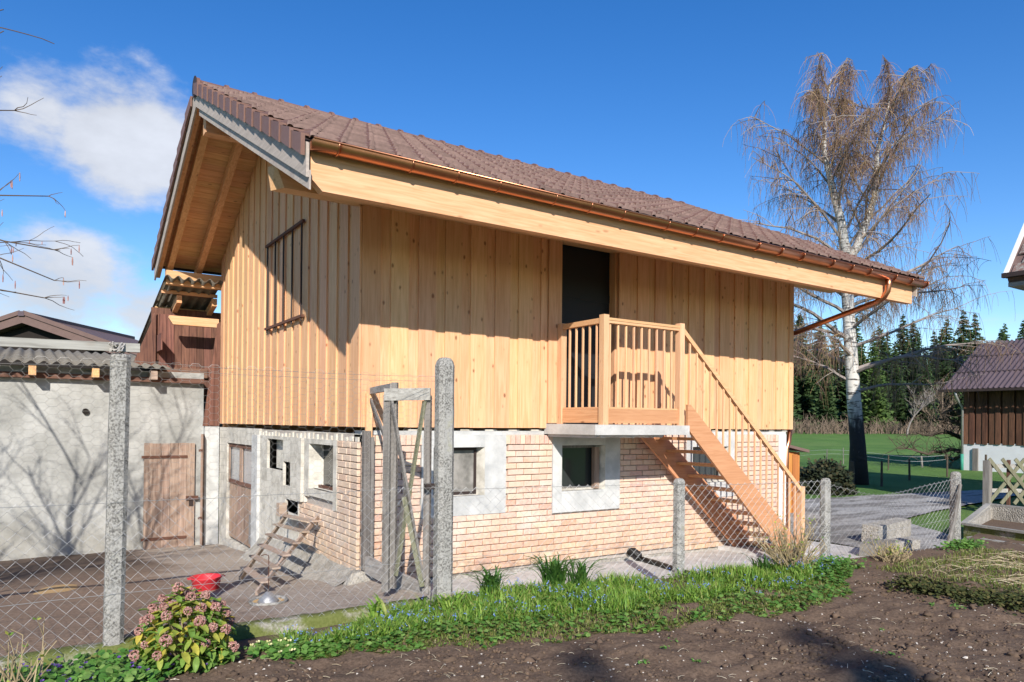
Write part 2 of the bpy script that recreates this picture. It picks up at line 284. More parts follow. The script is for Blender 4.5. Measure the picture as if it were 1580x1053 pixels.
# ------------------------------------------------------------------ mesh helpers
class MB:
    def __init__(s): s.v = []; s.f = []; s.alt = []
    def poly(s, pts):
        i = len(s.v); s.v += [tuple(p) for p in pts]; s.f.append(tuple(range(i, i+len(pts))))
    def box(s, x0, x1, y0, y1, z0, z1):
        i = len(s.v)
        s.v += [(x, y, z) for z in (z0, z1) for y in (y0, y1) for x in (x0, x1)]
        s.f += [tuple(i+k for k in q) for q in ((0, 2, 3, 1), (4, 5, 7, 6), (0, 1, 5, 4), (2, 6, 7, 3), (0, 4, 6, 2), (1, 3, 7, 5))]
        return s
    def hexa(s, p):   # 8 points, bottom ring then top ring (each ccw from above)
        i = len(s.v); s.v += [tuple(q) for q in p]
        s.f += [tuple(i+k for k in q) for q in ((0, 3, 2, 1), (4, 5, 6, 7), (0, 1, 5, 4), (1, 2, 6, 5), (2, 3, 7, 6), (3, 0, 4, 7))]
        return s
    def beam(s, a, b, w, h, up=(0, 0, 1), roll=0):
        a = Vector(a); b = Vector(b); d = (b-a).normalized(); u = Vector(up)
        if abs(d.dot(u)) > .98: u = Vector((0, 1, 0))
        sd = d.cross(u).normalized(); u = sd.cross(d).normalized()
        if roll: q = Matrix.Rotation(roll, 3, d); sd = q @ sd; u = q @ u
        sd = sd*(w/2); u = u*(h/2)
        return s.hexa([a-sd-u, a+sd-u, b+sd-u, b-sd-u, a-sd+u, a+sd+u, b+sd+u, b-sd+u])
    def tube(s, pts, r, n=6, cap=True):
        pts = [Vector(p) for p in pts]; m = len(pts)
        rs = r if isinstance(r, (list, tuple)) else [r]*m
        i0 = len(s.v); pu = None
        for k, p in enumerate(pts):
            d = (pts[min(k+1, m-1)]-pts[max(k-1, 0)])
            d = d.normalized() if d.length > 1e-9 else Vector((0, 0, 1))
            if pu is None:
                u = d.orthogonal().normalized()
            else:
                u = pu-d*pu.dot(d); u = u.normalized() if u.length > 1e-6 else d.orthogonal().normalized()
            pu = u; v = d.cross(u)
            for j in range(n):
                a = 2*pi*j/n; q = p+(u*cos(a)+v*sin(a))*rs[k]; s.v.append((q.x, q.y, q.z))
        for k in range(m-1):
            for j in range(n):
                a = i0+k*n+j; b = i0+k*n+(j+1) % n; s.f.append((a, b, b+n, a+n))
        if cap and n > 3: s.f += [tuple(i0+j for j in range(n-1, -1, -1)), tuple(i0+(m-1)*n+j for j in range(n))]
        return s
    def lathe(s, prof, c=(0, 0, 0), n=24):
        i0 = len(s.v)
        for r, z in prof:
            for j in range(n): a = 2*pi*j/n; s.v.append((c[0]+r*cos(a), c[1]+r*sin(a), c[2]+z))
        for k in range(len(prof)-1):
            for j in range(n): a = i0+k*n+j; b = i0+k*n+(j+1) % n; s.f.append((a, b, b+n, a+n))
        return s
    def extrude(s, poly, off):   # planar polygon extruded by vector
        i = len(s.v); n = len(poly); o = Vector(off)
        s.v += [tuple(p) for p in poly]+[tuple(Vector(p)+o) for p in poly]
        s.f += [tuple(i+k for k in range(n-1, -1, -1)), tuple(i+n+k for k in range(n))]
        s.f += [(i+k, i+(k+1) % n, i+n+(k+1) % n, i+n+k) for k in range(n)]
        return s
    def grid(s, fn, nu, nv):
        i = len(s.v)
        for a in range(nu+1):
            for b in range(nv+1): s.v.append(tuple(fn(a/nu, b/nv)))
        for a in range(nu):
            for b in range(nv): k = i+a*(nv+1)+b; s.f.append((k, k+nv+1, k+nv+2, k+1))
        return s
    def blob(s, c, rx, ry, rz, rr, n=5, m=7, amp=.25):
        i = len(s.v); c = Vector(c)
        s.v.append((c.x, c.y, c.z-rz))
        for a in range(1, n):
            for b in range(m):
                th = pi*a/n; ph = 2*pi*b/m+a*.5; k = 1+rr.uniform(-amp, amp)
                s.v.append((c.x+rx*k*sin(th)*cos(ph), c.y+ry*k*sin(th)*sin(ph), c.z-rz*k*cos(th)))
        s.v.append((c.x, c.y, c.z+rz)); e = len(s.v)-1
        for b in range(m): s.f.append((i, i+1+(b+1) % m, i+1+b)); s.f.append((e, e-m+b, e-m+(b+1) % m))
        for a in range(n-2):
            for b in range(m): k = i+1+a*m; s.f.append((k+b, k+(b+1) % m, k+m+(b+1) % m, k+m+b))
        return s
    def mesh(s, name, mat, smooth=False, bevel=0):
        me = bpy.data.meshes.new(name); me.from_pydata(s.v, [], s.f); me.validate(clean_customdata=False)
        me.materials.append(MATS[mat])
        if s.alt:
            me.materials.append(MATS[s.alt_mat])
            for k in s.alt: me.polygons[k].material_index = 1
        if smooth: me.polygons.foreach_set('use_smooth', [True]*len(me.polygons))
        me.update(); return me
    def build(s, name, mat, parent=None, smooth=False):
        return link(name, s.mesh(name, mat, smooth), parent)
def link(name, me, parent=None, loc=None, rot=None, scale=None):
    o = bpy.data.objects.new(name, me); col.objects.link(o)
    if loc is not None: o.location = loc
    if rot is not None: o.rotation_euler = rot
    if scale is not None: o.scale = scale
    if parent is not None: adopt(o, parent)
    return o
WM = {}
def adopt(o, parent):
    o.parent = parent; o.matrix_parent_inverse = wmat(parent).inverted()
def wmat(o):
    m = o.matrix_basis.copy()
    if o.parent: m = wmat(o.parent) @ o.matrix_parent_inverse @ m
    return m
def thing(name, label, cat, loc=(0, 0, 0), group=None):
    o = bpy.data.objects.new(name, None); col.objects.link(o); o.location = loc; o.empty_display_size = .2
    return tag(o, label, cat, group)
def tag(o, label, cat, group=None):
    o['label'] = label; o['category'] = cat
    if group: o['group'] = group
    return o
def struct(o, kind='structure'): o['kind'] = kind; return o
def stuff(o, label=None, cat=None):
    o['kind'] = 'stuff'
    if label: o['label'] = label; o['category'] = cat
    return o
def bx(name, mat, parent, *a): return MB().box(*a).build(name, mat, parent)
def copy_thing(src, loc, rz, label, sc=1.):
    c = src.copy(); col.objects.link(c); c.location = loc; c.rotation_euler = (0, 0, rz); c['label'] = label
    c.scale = sc if isinstance(sc, tuple) else (sc,)*3
    for ch in list(src.children):
        k = ch.copy(); col.objects.link(k); k.parent = c
    return c
def depth_of(p): return (Vector(p)-CAM).dot(fwd)
def at(rd, d, z): # point from right offset and forward depth
    q = Vector((CAM.x, CAM.y, 0))+Vector((rgt.x, rgt.y, 0))*rd+Vector((cos(YAW), sin(YAW), 0))*d; q.z = z; return q
# ------------------------------------------------------------------ ground
FP = [(-9., -1.66), (.3, -1.66), (3.2, -2.27), (5.63, -2.66), (8.98, -2.78), (11.2, -2.2), (16, -1.2), (26, 0)]
def fy(x):
    for (a, b), (c, d) in zip(FP, FP[1:]):
        if x <= c: return b+(d-b)*(x-a)/(c-a)
    return FP[-1][1]
def yard_z(y): return -.02-.08*(min(max(y, -1.7), 9)+1.65)
def soil_z(x, y):
    p = Vector((x, y, 0))
    h = .06*mn.noise(p*1.1)+.045*mn.noise(p*2.9+Vector((9, 1, 0)))+.03*mn.noise(p*7)+.016*abs(mn.noise(p*17))+.007*mn.noise(p*40)
    e = min(1., max(.0, (fy(x)-y)/1.2))
    drop = .12*min(1, max(0, (.6-x)/.8))*(1-e)
    return -.04+h*(.25+.75*e)+.05*(1-e)-drop-.012*max(0, x-6)
def garden():
    b = MB(); nx, ny = 430, 250
    for i in range(nx+1):
        u = i/nx; x = -7+25*(u**1.15)
        for j in range(ny+1):
            v = j/ny; y1 = fy(x)-.03; y0 = -9.5; y = y1+(y0-y1)*(v**1.25)
            b.v.append((x, y, soil_z(x, y)))
    for i in range(nx):
        for j in range(ny): k = i*(ny+1)+j; b.f.append((k, k+1, k+ny+2, k+ny+1))
    struct(b.build('garden_soil', 'soil', smooth=True))
garden()
def meadow_z(x, y):
    r = sqrt((x-CAM.x)**2+(y-CAM.y)**2)
    z = -.36 if r < 34 else -.36+1.35*min(1., (r-34)/66.)**1.2
    if r > 100: z += (r-100)*.006
    return z+.05*mn.noise(Vector((x*.15, y*.15, 0)))
def meadow():
    b = MB(); na = 120; rs = [0, 4, 8, 12, 15, 18, 21, 24, 27, 30, 33, 36, 40, 45, 50, 56, 63, 70, 78, 86, 95, 105, 120, 150, 200, 300, 500, 900, 1600]
    for r in rs:
        for k in range(na):
            a = 2*pi*k/na; x = CAM.x+r*cos(a); y = CAM.y+r*sin(a); z = meadow_z(x, y) if r > 13 else -.95
            if x < 2 and r < 40: z = -1.0
            b.v.append((x, y, z))
    for i in range(len(rs)-1):
        for k in range(na): a = i*na+k; c = i*na+(k+1) % na; b.f.append((a, a+na, c+na, c))
    struct(b.build('meadow', 'grass_ground', smooth=True))
meadow()
def yard():
    b = MB()
    def fn(u, v):
        x = -9+9.15*u; y = -1.62+9.9*v
        return (x, y, yard_z(y)+.03*mn.noise(Vector((x*.9, y*.9, 3)))+.012*mn.noise(Vector((x*4, y*4, 1)))-(.0 if x < -.25 else -.16*(x+.25)*max(0, 1-abs(y-1)/4)))
    b.grid(fn, 90, 90); struct(b.build('hen_yard', 'yard', smooth=True))
yard()
def path():
    b = MB()
    def fn(u, v):
        x = .1+8.9*u; y1 = .1; y0 = fy(x)+.02; y = y0+(y1-y0)*v
        return (x, y, -.19-.012*x+.012*mn.noise(Vector((x*1.4, y*1.4, 0)))-.04*v)
    b.grid(fn, 70, 12); struct(b.build('concrete_path', 'concrete', smooth=True))
    b = MB()
    def fn(u, v):
        x = 9.0+17*u; y0 = fy(x)+.02 if x < 11.4 else fy(x)+2.2*min(1, (x-11.4)/2)
        y = y0+(4.7-.14*(x-15)-y0)*v
        return (x, y, -.31+.02*mn.noise(Vector((x, y, 0)))+.01*mn.noise(Vector((x*4, y*4, 0))))
    b.grid(fn, 90, 60); struct(b.build('gravel_drive', 'gravel', smooth=True))
path()
def kerbs():
    segs = []
    for (x0, x1) in ((-9, -2.95), (-2.95, -.05), (.3, 3.2), (3.2, 5.63), (5.63, 9.05)):
        b = MB(); n = max(6, int((x1-x0)*7)); prof = ((-.11, -.3), (-.105, -.03), (-.075, .0), (.06, .005), (.085, -.02), (.09, -.45))
        for k in range(n+1):
            x = x0+(x1-x0)*k/n; y = fy(x)
            for (dy, dz) in prof:
                q = Vector((x, y+dy, dz)); o = .018*mn.noise(q*5)+.012*mn.noise(q*14)
                b.v.append((x, y+dy+o, dz+o-.012*max(0, x)))
        m = len(prof)
        for k in range(n):
            for j in range(m-1): a = k*m+j; b.f.append((a, a+m, a+m+1, a+1))
        segs.append(b)
    root = struct(segs[0].build('fence_kerb', 'kerb', smooth=True))
    for s in segs[1:]: s.build('kerb_stone', 'kerb' if s is segs[1] else 'rough_concrete', root, smooth=True)
kerbs()
# ------------------------------------------------------------------ barn
L, W, ZB = 8.70, 7.76, 1.787
YR = 3.87; SL = .478; ZR = 7.18
X0, X1 = -1.25, 10.0; YE, YBK = -1.66, 8.2
def zt(y): return ZR-SL*abs(y-YR)
ANG = math.atan(SL)
barn = thing('barn', 'two storey barn with fresh spruce cladding, brick base and brown tiled roof', 'barn', (4.3, 3.9, -.3))
# plank walls -----------------------------------------------------
pw = MB().box(.02, 3.11, .03, .2, ZB+.02, 4.62).box(4.24, L-.02, .03, .2, ZB+.02, 4.62).box(3.11, 4.24, .23, .3, 1.75, 4.62).build('front_plank_wall', 'spruce_z', barn)
def vboard(name, x0, x1, y0, y1, z0, z1, par): return MB().box(x0, x1, y0, y1, z0+R.uniform(-.003, .003), z1).build(name, 'spruce_z', par)
P = .3905
x = 0.0; segs = []
def front_run(a, b, first):
    x = a
    while x < b-.02:
        e = min(x+P, b)
        wq = .25 if e-x > .3 else (e-x)*.62
        vboard('board', x+.004, x+wq, -.022, .0, ZB, 4.6, pw)
        if e-x-wq > .03: vboard('board', x+wq-.02, min(e+.02, b), .0, .028, ZB, 4.6, pw)
        x = e
front_run(.0, 2.87, 0)
front_run(4.24, L, 0)
bx('door_jamb', 'spruce_z', pw, 2.875, 3.11, -.03, .2, 1.86, 4.6)
bx('door_jamb', 'spruce_z', pw, 4.20, 4.24, .03, .22, 1.84, 4.6)
gw = MB().extrude([(.03, .02, ZB+.02), (.03, W-.02, ZB+.02), (.03, W-.02, zt(W)-.2), (.03, YR, zt(YR)-.2), (.03, .02, zt(0)-.2)], (.15, 0, 0)).build('gable_plank_wall', 'spruce_z', barn)
y = 0.0
while y < W-.05:
    e = min(y+.39, W)
    def sl(a, b, x0, x1):
        m = YR
        pts = [(x0, a, ZB+R.uniform(-.003, .003)), (x0, b, ZB), (x0, b, zt(b)-.15)]
        if a < m < b: pts.append((x0, m, zt(m)-.15))
        pts.append((x0, a, zt(a)-.15))
        MB().extrude(pts, (x1-x0, 0, 0)).build('board', 'spruce_z', gw)
    wq = min(.245, e-y)
    sl(y+.003, y+wq, -.024, .0)
    if e-y-wq > .03: sl(y+wq-.02, min(e+.02, W), .0, .026)
    y = e
# corner trim and back corner
bx('corner_board', 'spruce_z', gw, -.028, -.002, -.024, .002, ZB, 4.5)
bx('corner_board', 'spruce_z', gw, .02, .3, W-.03, W, ZB, 4.9)
# far gable and back wall (closed shell)
bx('back_wall', 'spruce_z', barn, .05, L-.05, W-.2, W-.031, -.9, 5.0)
MB().extrude([(L-.03, .03, ZB), (L-.03, W-.03, ZB), (L-.03, W-.03, zt(W)-.2), (L-.03, YR, zt(YR)-.2), (L-.03, .03, zt(0)-.2)], (-.1, 0, 0)).build('far_gable_wall', 'spruce_z', barn)
# under-board ledge
ld = MB().box(.06, 2.86, .045, .3, 1.69, 1.742).box(4.67, 8.55, .045, .3, 1.69, 1.742).build('ledge', 'plaster', barn)
for k in range(22):
    xx = .3+k*.385
    if 2.8 < xx < 4.7: continue
    MB().box(xx, xx+.2, .04, .2, 1.742, 1.762).build('spacer', 'white_plaster', ld)
# dark door leaf, set back in the opening
dl = bx('door', 'slate_door', barn, 3.10, 4.23, .165, .2, 1.83, 4.6)
for z0 in (2.62, 3.75): bx('door_rail', 'slate_door', dl, 3.13, 4.2, .158, .166, z0, z0+.12)
# brick base -----------------------------------------------------
WIN = [(.86, 2.17, .60, 1.69, 1.03, 1.82, .86, 1.52), (2.99, 4.305, .54, 1.69, 3.16, 4.0, .85, 1.53), (5.8, 7.02, .60, 1.69, 5.95, 6.87, .86, 1.48)]
GW = (.77, 2.11, .66, 1.60, .9, 1.9, .88, 1.53)
bb = MB()
def wall_with_holes(b, axis, u0, u1, z0, z1, d0, d1, holes):
    us = sorted({u0, u1}|{h[0] for h in holes}|{h[1] for h in holes}); zs = sorted({z0, z1}|{h[2] for h in holes}|{h[3] for h in holes})
    for a, c in zip(us, us[1:]):
        for e, f in zip(zs, zs[1:]):
            mu, mz = (a+c)/2, (e+f)/2
            if any(h[0] < mu < h[1] and h[2] < mz < h[3] for h in holes): continue
            if axis == 'x': b.box(a, c, d0, d1, e, f)
            else: b.box(d0, d1, a, c, e, f)
wall_with_holes(bb, 'x', .045, 8.54, -.5, 1.69, .045, .28, [(w_[4], w_[5], w_[6], w_[7]) for w_ in WIN])
wall_with_holes(bb, 'y', .045, 4.6, -.9, 1.69, .045, .28, [(GW[4], GW[5], GW[6], GW[7]), (3.2, 4.1, 1.05, 1.55), (2.8, 3.17, .83, 1.21), (2.4, 3.05, .42, .63)])
base = bb.build('brick_base', 'mortar', barn)
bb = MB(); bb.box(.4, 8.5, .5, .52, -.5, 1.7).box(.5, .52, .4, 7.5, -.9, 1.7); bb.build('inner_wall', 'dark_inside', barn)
CH, BL = .0862, .272
bricks = []   # (centre, length, height, axis, depthcentre)
def inside(u, z, hs): return any(h[0] < u < h[1] and h[2] < z < h[3] for h in hs)
def lay(axis, u0, u1, ztop, zbot, holes):
    k = 0; z = ztop-CH
    while z > zbot(u0)-.02 or z > zbot(u1)-.02:
        u = u0-(BL/2 if k % 2 else 0)+R.uniform(-.01, .01)
        cuts = sorted([h[0] for h in holes if h[2]+.02 < z+CH/2 < h[3]-.01]+[h[1] for h in holes if h[2]+.02 < z+CH/2 < h[3]-.01])
        while u < u1:
            a, b_ = max(u, u0), min(u+BL, u1)
            pieces = [(a, b_)]
            for h in holes:
                if h[2] < z+CH/2 < h[3]:
                    np_ = []
                    for (p, q) in pieces:
                        if q <= h[0] or p >= h[1]: np_.append((p, q))
                        else:
                            if p < h[0]: np_.append((p, h[0]))
                            if q > h[1]: np_.append((h[1], q))
                    pieces = np_
            for (p, q) in pieces:
                if q-p > .04 and z > zbot((p+q)/2)-.01: bricks.append((axis, (p+q)/2, z+CH/2, q-p-.011, CH-.009))
            u += BL
        z -= CH; k += 1
fh = [(w_[0], w_[1], w_[2], w_[3]) for w_ in WIN]
lay('x', .04, 8.28, 1.548, lambda x: -.165-.0155*x, fh)
for wx0, wx1 in ((.05, .86), (2.17, 2.99), (4.31, 5.8), (7.02, 8.28)):       # soldier course
    u = wx0
    while u < wx1-.05: bricks.append(('x', u+.042, 1.618, .074, .128)); u += .084
lay('y', .30, 3.9, 1.60, lambda y: .12 if y > 2.3 else -.10+.04*y, [(GW[0], GW[1], GW[2], 1.7), (2.11, 4.6, .66, 1.7), (2.35, 4.6, -.2, .66)])
# quoin bricks on the corner return
k = 0; z = 1.60-CH
while z > -.1: bricks.append(('y', .175, z+CH/2, .23, CH-.011)); z -= CH; k += 1
def bpos(t): return Vector((t[1], .035, t[2])) if t[0] == 'x' else Vector((.035, t[1], t[2]))
def bsize(t):
    d = depth_of(bpos(t)); return t[3]*t[4]/d/d*(.55 if t[0] == 'y' else .8)
bricks.sort(key=bsize, reverse=True)
bmesh_cache = {}
rest = MB()
def brick_mb(t, b, c):
    l, h = t[3]/2, t[4]/2; e = .007; dd = .05
    if t[0] == 'x':
        f = lambda u, d, z: (c[0]+u, c[1]+d, c[2]+z)
    else: f = lambda u, d, z: (c[0]+d, c[1]-u, c[2]+z)
    i = len(b.v)
    b.v += [f(-l, dd, -h), f(l, dd, -h), f(l, dd, h), f(-l, dd, h), f(-l, -.028, -h), f(l, -.028, -h), f(l, -.028, h), f(-l, -.028, h), f(-l+e, -.035, -h+e), f(l-e, -.035, -h+e), f(l-e, -.035, h-e), f(-l+e, -.035, h-e)]
    for q in ((8, 9, 10, 11), (4, 5, 9, 8), (5, 6, 10, 9), (6, 7, 11, 10), (7, 4, 8, 11), (0, 1, 5, 4), (1, 2, 6, 5), (2, 3, 7, 6), (3, 0, 4, 7)): b.f.append(tuple(i+k for k in q))
for n_, t_ in enumerate(bricks):
    c = bpos(t_); off = R.uniform(-.005, .006)
    if t_[0] == 'x': c.y += off
    else: c.x += off
    if n_ < 300:
        key = (t_[0], round(t_[3], 3), round(t_[4], 3))
        if key not in bmesh_cache:
            b = MB(); brick_mb(t_, b, (0, 0, 0)); bmesh_cache[key] = b.mesh('brick', 'brick')
        link('brick', bmesh_cache[key], base, loc=c)
    else: brick_mb(t_, rest, c)
stuff(rest.build('brickwork', 'brick', base))
# plinth
b = MB()
for k in range(60):
    xa, xb = k*.145-.02, (k+1)*.145-.02
    f = lambda x: -.175-.0155*x+.012*mn.noise(Vector((x*5, 0, 0)))
    g = lambda x: -.012-.02*mn.noise(Vector((x*3, 4, 0)))
    b.poly([(xa, g(xa), f(xa)), (xa, g(xa)-.015, -.6), (xb, g(xb)-.015, -.6), (xb, g(xb), f(xb))]); b.poly([(xa, .06, f(xa)+.004), (xa, g(xa), f(xa)), (xb, g(xb), f(xb)), (xb, .06, f(xb)+.004)])
b.build('plinth', 'rough_concrete', base)
MB().hexa([(-.3, -.15, -.4), (.25, -.2, -.4), (.25, .25, -.4), (-.3, .2, -.4), (-.1, -.05, .0), (.15, -.06, .02), (.15, .1, .02), (-.02, .1, .02)]).build('corner_footing', 'rough_concrete', base)
b = MB()   # sloping concrete toe along the gable
def toe(u, v):
    y = .05+4.5*u; zt_ = .02+.035*y if y < 2.4 else .1-.09*(y-2.4); zb_ = yard_z(y)-.05
    q = Vector((y*3, v*3, 2)); return (.03-.42*v**1.3, y, zt_+(zb_-zt_)*v**.8+.02*mn.noise(q))
b.grid(toe, 40, 8); b.build('toe_slope', 'rough_concrete', base, True)
bx('pilaster', 'white_paint', base, 8.285, 8.50, .0, .3, -.45, 1.69)
# windows
def surround(wd, par):
    a, c, z0, z1, oa, oc, oz0, oz1 = wd
    b = MB(); rows = []
    def rect(x0, x1, za, zb): b.box(x0, x1, -.004+.0*za, .28, za, zb)
    rect(a, oa, z0, z1); rect(oc, c, z0, z1)
    b.box(oa, oc, -.003, .28, z0, oz0); b.box(oa, oc, -.003, .28, oz1, z1)
    s_ = b.build('window', 'plaster', barn)
    return s_
def window(wd, i):
    a, c, z0, z1, oa, oc, oz0, oz1 = wd
    s_ = surround(wd, barn)
    b = MB()    # splayed ragged plaster reveal
    b.poly([(oc+.0, -.006, oz0-.03), (oc+.0, -.006, oz1+.02), (oc-.07, .16, oz1), (oc-.07, .16, oz0)]); b.poly([(oa, -.006, oz0-.03), (oc, -.006, oz0-.03), (oc-.06, .17, oz0+.03), (oa, .17, oz0+.03)])
    b.build('reveal', 'white_plaster', s_)
    ow = .17 if i != 0 else .13
    fm = MB(); fw = .035
    for q in ((oa, oa+fw, oz0, oz1), (oc-.1, oc-.1+fw, oz0, oz1), (oa+fw, oc-.1, oz0+.01, oz0+.05), (oa+fw, oc-.1, oz1-.045, oz1-.005)): fm.box(q[0], q[1], ow-.02, ow+.03, q[2], q[3])
    fm.build('frame', 'grey_wood' if i else 'iron', s_)
    if i == 1: bx('shutter_edge', 'door_wood', s_, oc-.16, oc-.065, .06, .13, oz0+.01, oz1-.03)
    bx('pane', 'dusty_glass' if i == 0 else 'glass', s_, oa+.01, oc-.08, ow, ow+.01, oz0, oz1)
for i, wd in enumerate(WIN): window(wd, i)
# gable lower wall: plaster and openings
a, c, z0, z1, oa, oc, oz0, oz1 = GW
b = MB()
for q in ((a, oa, z0, z1), (oc, c, z0+.1, z1), (oa, oc, oz1, z1), (oa, oc, z0+.12, oz0)): b.box(-.004, .28, q[0], q[1], q[2], q[3])
gs = b.build('window', 'white_plaster', barn)
b = MB(); b.poly([(-.003, oc, oz0), (-.003, oc, oz1), (.24, oc-.06, oz1), (.24, oc-.06, oz0)]); b.poly([(-.003, oa, oz0-.02), (-.003, oc, oz0-.02), (.24, oc, oz0+.03), (.24, oa, oz0+.03)]); b.build('reveal', 'white_plaster', gs)
bx('frame', 'rust', gs, .13, .17, oa, oa+.06, oz0, oz1); bx('frame', 'rust', gs, .13, .17, oa+.06, oc, oz0, oz0+.05); bx('pane', 'glass', gs, .2, .21, oa, oc, oz0, oz1)
b = MB()
wall_with_holes(b, 'y', 2.115, 4.62, -.7, 1.60, .0, .27, [(3.2, 4.1, 1.05, 1.55), (2.8, 3.17, .83, 1.21), (2.4, 3.05, .42, .63), (2.1, 2.36, -.8, .66)])
wall_with_holes(b, 'y', 4.62, 7.75, -.9, 1.71, .002, .27, [(4.95, 7.08, -.55, 1.40)])
pl = b.build('plaster_wall', 'white_plaster', barn)
bx('niche_back', 'white_plaster', pl, .16, .2, 3.15, 4.15, 1.0, 1.6); bx('niche_back', 'plaster', pl, .14, .2, 2.75, 3.2, .8, 1.25); bx('hatch_back', 'dark_inside', pl, .25, .27, 2.35, 3.1, .4, .7)
bx('pilaster', 'plaster', pl, -.05, .005, 4.55, 4.93, -.6, 1.6); bx('pilaster', 'white_plaster', pl, -.045, .002, 2.14, 2.36, .66, 1.6)
# jagged plaster edge below boards on the gable
b = MB()
for k in range(40):
    ya = .1+k*.19; b.box(.02, .2, ya, ya+R.uniform(.07, .1), 1.6, 1.60+R.uniform(.05, .09))
b.box(.05, .25, .05, W-.05, 1.58, 1.70); b.build('ragged_edge', 'white_plaster', pl)
# glazed stable door in the gable
gd = MB().box(.07, .1, 4.97, 7.06, -.5, .62).build('stable_door', 'grey_wood', barn)
for k in range(9): bx('plank', 'door_wood', gd, .055, .072, 4.98+k*.231, 4.98+k*.231+.222, -.5, .6)
for ya in (4.97, 5.98, 6.1, 7.0): bx('stile', 'door_wood', gd, .035, .06, ya, ya+.07, .60, 1.38)
for za in (.6, 1.32): bx('rail', 'old_brown_x', gd, .033, .062, 5.04, 7.0, za, za+.07)
bx('pane', 'clear_sheet', gd, .075, .08, 5.0, 6.02, .64, 1.36); bx('pane', 'clear_sheet', gd, .0751, .0801, 6.15, 7.02, .64, 1.36)
bx('panel_patch', 'zinc', gd, .02, .035, 5.0, 5.35, -.42, .12)
# grille on the gable
gr = MB().box(-.085, -.045, 2.06, 4.05, 4.775, 4.815).build('grille', 'rust', barn)
MB().box(-.085, -.045, 2.06, 4.05, 3.38, 3.42).build('grille_rail', 'rust', gr)
for k in range(5): MB().tube([(-.065, 2.14+k*.455, 3.33), (-.065, 2.14+k*.455, 4.81)], .014, 6).build('bar', 'iron', gr)
# roof -----------------------------------------------------------
b = MB()
b.extrude([(X0+.06, YE+.03, zt(YE+.03)-.10), (X0+.06, YR, zt(YR)-.10), (X0+.06, YR, zt(YR)-.045), (X0+.06, YE+.03, zt(YE+.03)-.045)], (X1-X0-.12, 0, 0))
b.extrude([(X0+.06, YR, zt(YR)-.10), (X0+.06, YBK, zt(YBK)-.10), (X0+.06, YBK, zt(YBK)-.045), (X0+.06, YR, zt(YR)-.045)], (X1-X0-.12, 0, 0))
roof = b.build('roof', 'iron', barn)
sb_me = MB().box(0, X1-X0-.2, 0, .146, -.022, 0).mesh('soffit_board', 'soffit')
n_ = int((YR-YE)/cos(ANG)/.15)
for k in range(n_):
    s_ = .02+k*.15; link('soffit_board', sb_me, roof, (X0+.1, YE+.04+s_*cos(ANG), zt(YE+.04+s_*cos(ANG))-.104), (ANG, 0, 0))
n_ = int((YBK-YR)/cos(ANG)/.15)
for k in range(n_):
    s_ = .02+k*.15; link('soffit_board', sb_me, roof, (X0+.1, YR+s_*cos(ANG), zt(YR+s_*cos(ANG))-.104), (-ANG, 0, 0))
def rafter(xc):
    for ya, yb in ((YE+.1, YR-.01), (YR+.01, YBK-.05)):
        d = .13
        MB().extrude([(xc-.055, ya, zt(ya)-d-.19), (xc-.055, yb, zt(yb)-d-.19), (xc-.055, yb, zt(yb)-d), (xc-.055, ya, zt(ya)-d)], (.11, 0, 0)).build('rafter', 'spruce_y', roof)
for xc in (-.98, -.42, .5, 1.4, 2.3, 3.2, 4.1, 5.0, 5.9, 6.8, 7.7, 8.4, 9.1, 9.7): rafter(xc)
# purlins
MB().hexa([(-.98, -.1, 4.53), (10.0, -.1, 4.53), (10.0, .1, 4.53), (-1.08, .1, 4.53), (-1.08, -.1, 4.79), (10.0, -.1, 4.79), (10.0, .1, 4.79), (-1.12, .1, 4.79)]).build('purlin', 'spruce_x', barn)
bx('purlin', 'spruce_x', barn, -1.1, 10.0, 3.77, 3.97, 6.42, 6.80)
bx('purlin', 'spruce_x', barn, -1.08, 10.0, 7.66, 7.84, 4.62, 4.90)
# rake boards
for ya, yb in ((YE+.0, YR), (YR, YBK)):
    sg = 1 if ya < YR-.1 else -1
    MB().extrude([(-1.232, ya, zt(ya)-.36), (-1.232, yb, zt(yb)-.36), (-1.232, yb, zt(yb)-.03), (-1.232, ya, zt(ya)-.03)], (.03, 0, 0)).build('rake_board', 'rake_grey', roof)
    if sg == 1:
        k = 0; y = ya
        while y < yb-.05:
            e = min(y+.155, yb-.1)
            MB().extrude([(-1.20, y+.003, zt(y)-.475), (-1.20, e, zt(e)-.475), (-1.20, e, zt(e)-.29), (-1.20, y+.003, zt(y)-.29)], (.018, 0, 0)).build('rake_shingle', 'zinc' if False else 'rake_grey', roof)
            y = e
            if e > yb-.12: break
    else:
        MB().extrude([(-1.20, ya, zt(ya)-.30), (-1.20, yb, zt(yb)-.30), (-1.20, yb, zt(yb)-.13), (-1.20, ya, zt(ya)-.13)], (.08, 0, 0)).build('rake_lath', 'spruce_y', roof)
    MB().extrude([(X1-.08, ya, zt(ya)-.33), (X1-.08, yb, zt(yb)-.33), (X1-.08, yb, zt(yb)-.03), (X1-.08, ya, zt(ya)-.03)], (.03, 0, 0)).build('rake_board', 'rake_grey', roof)
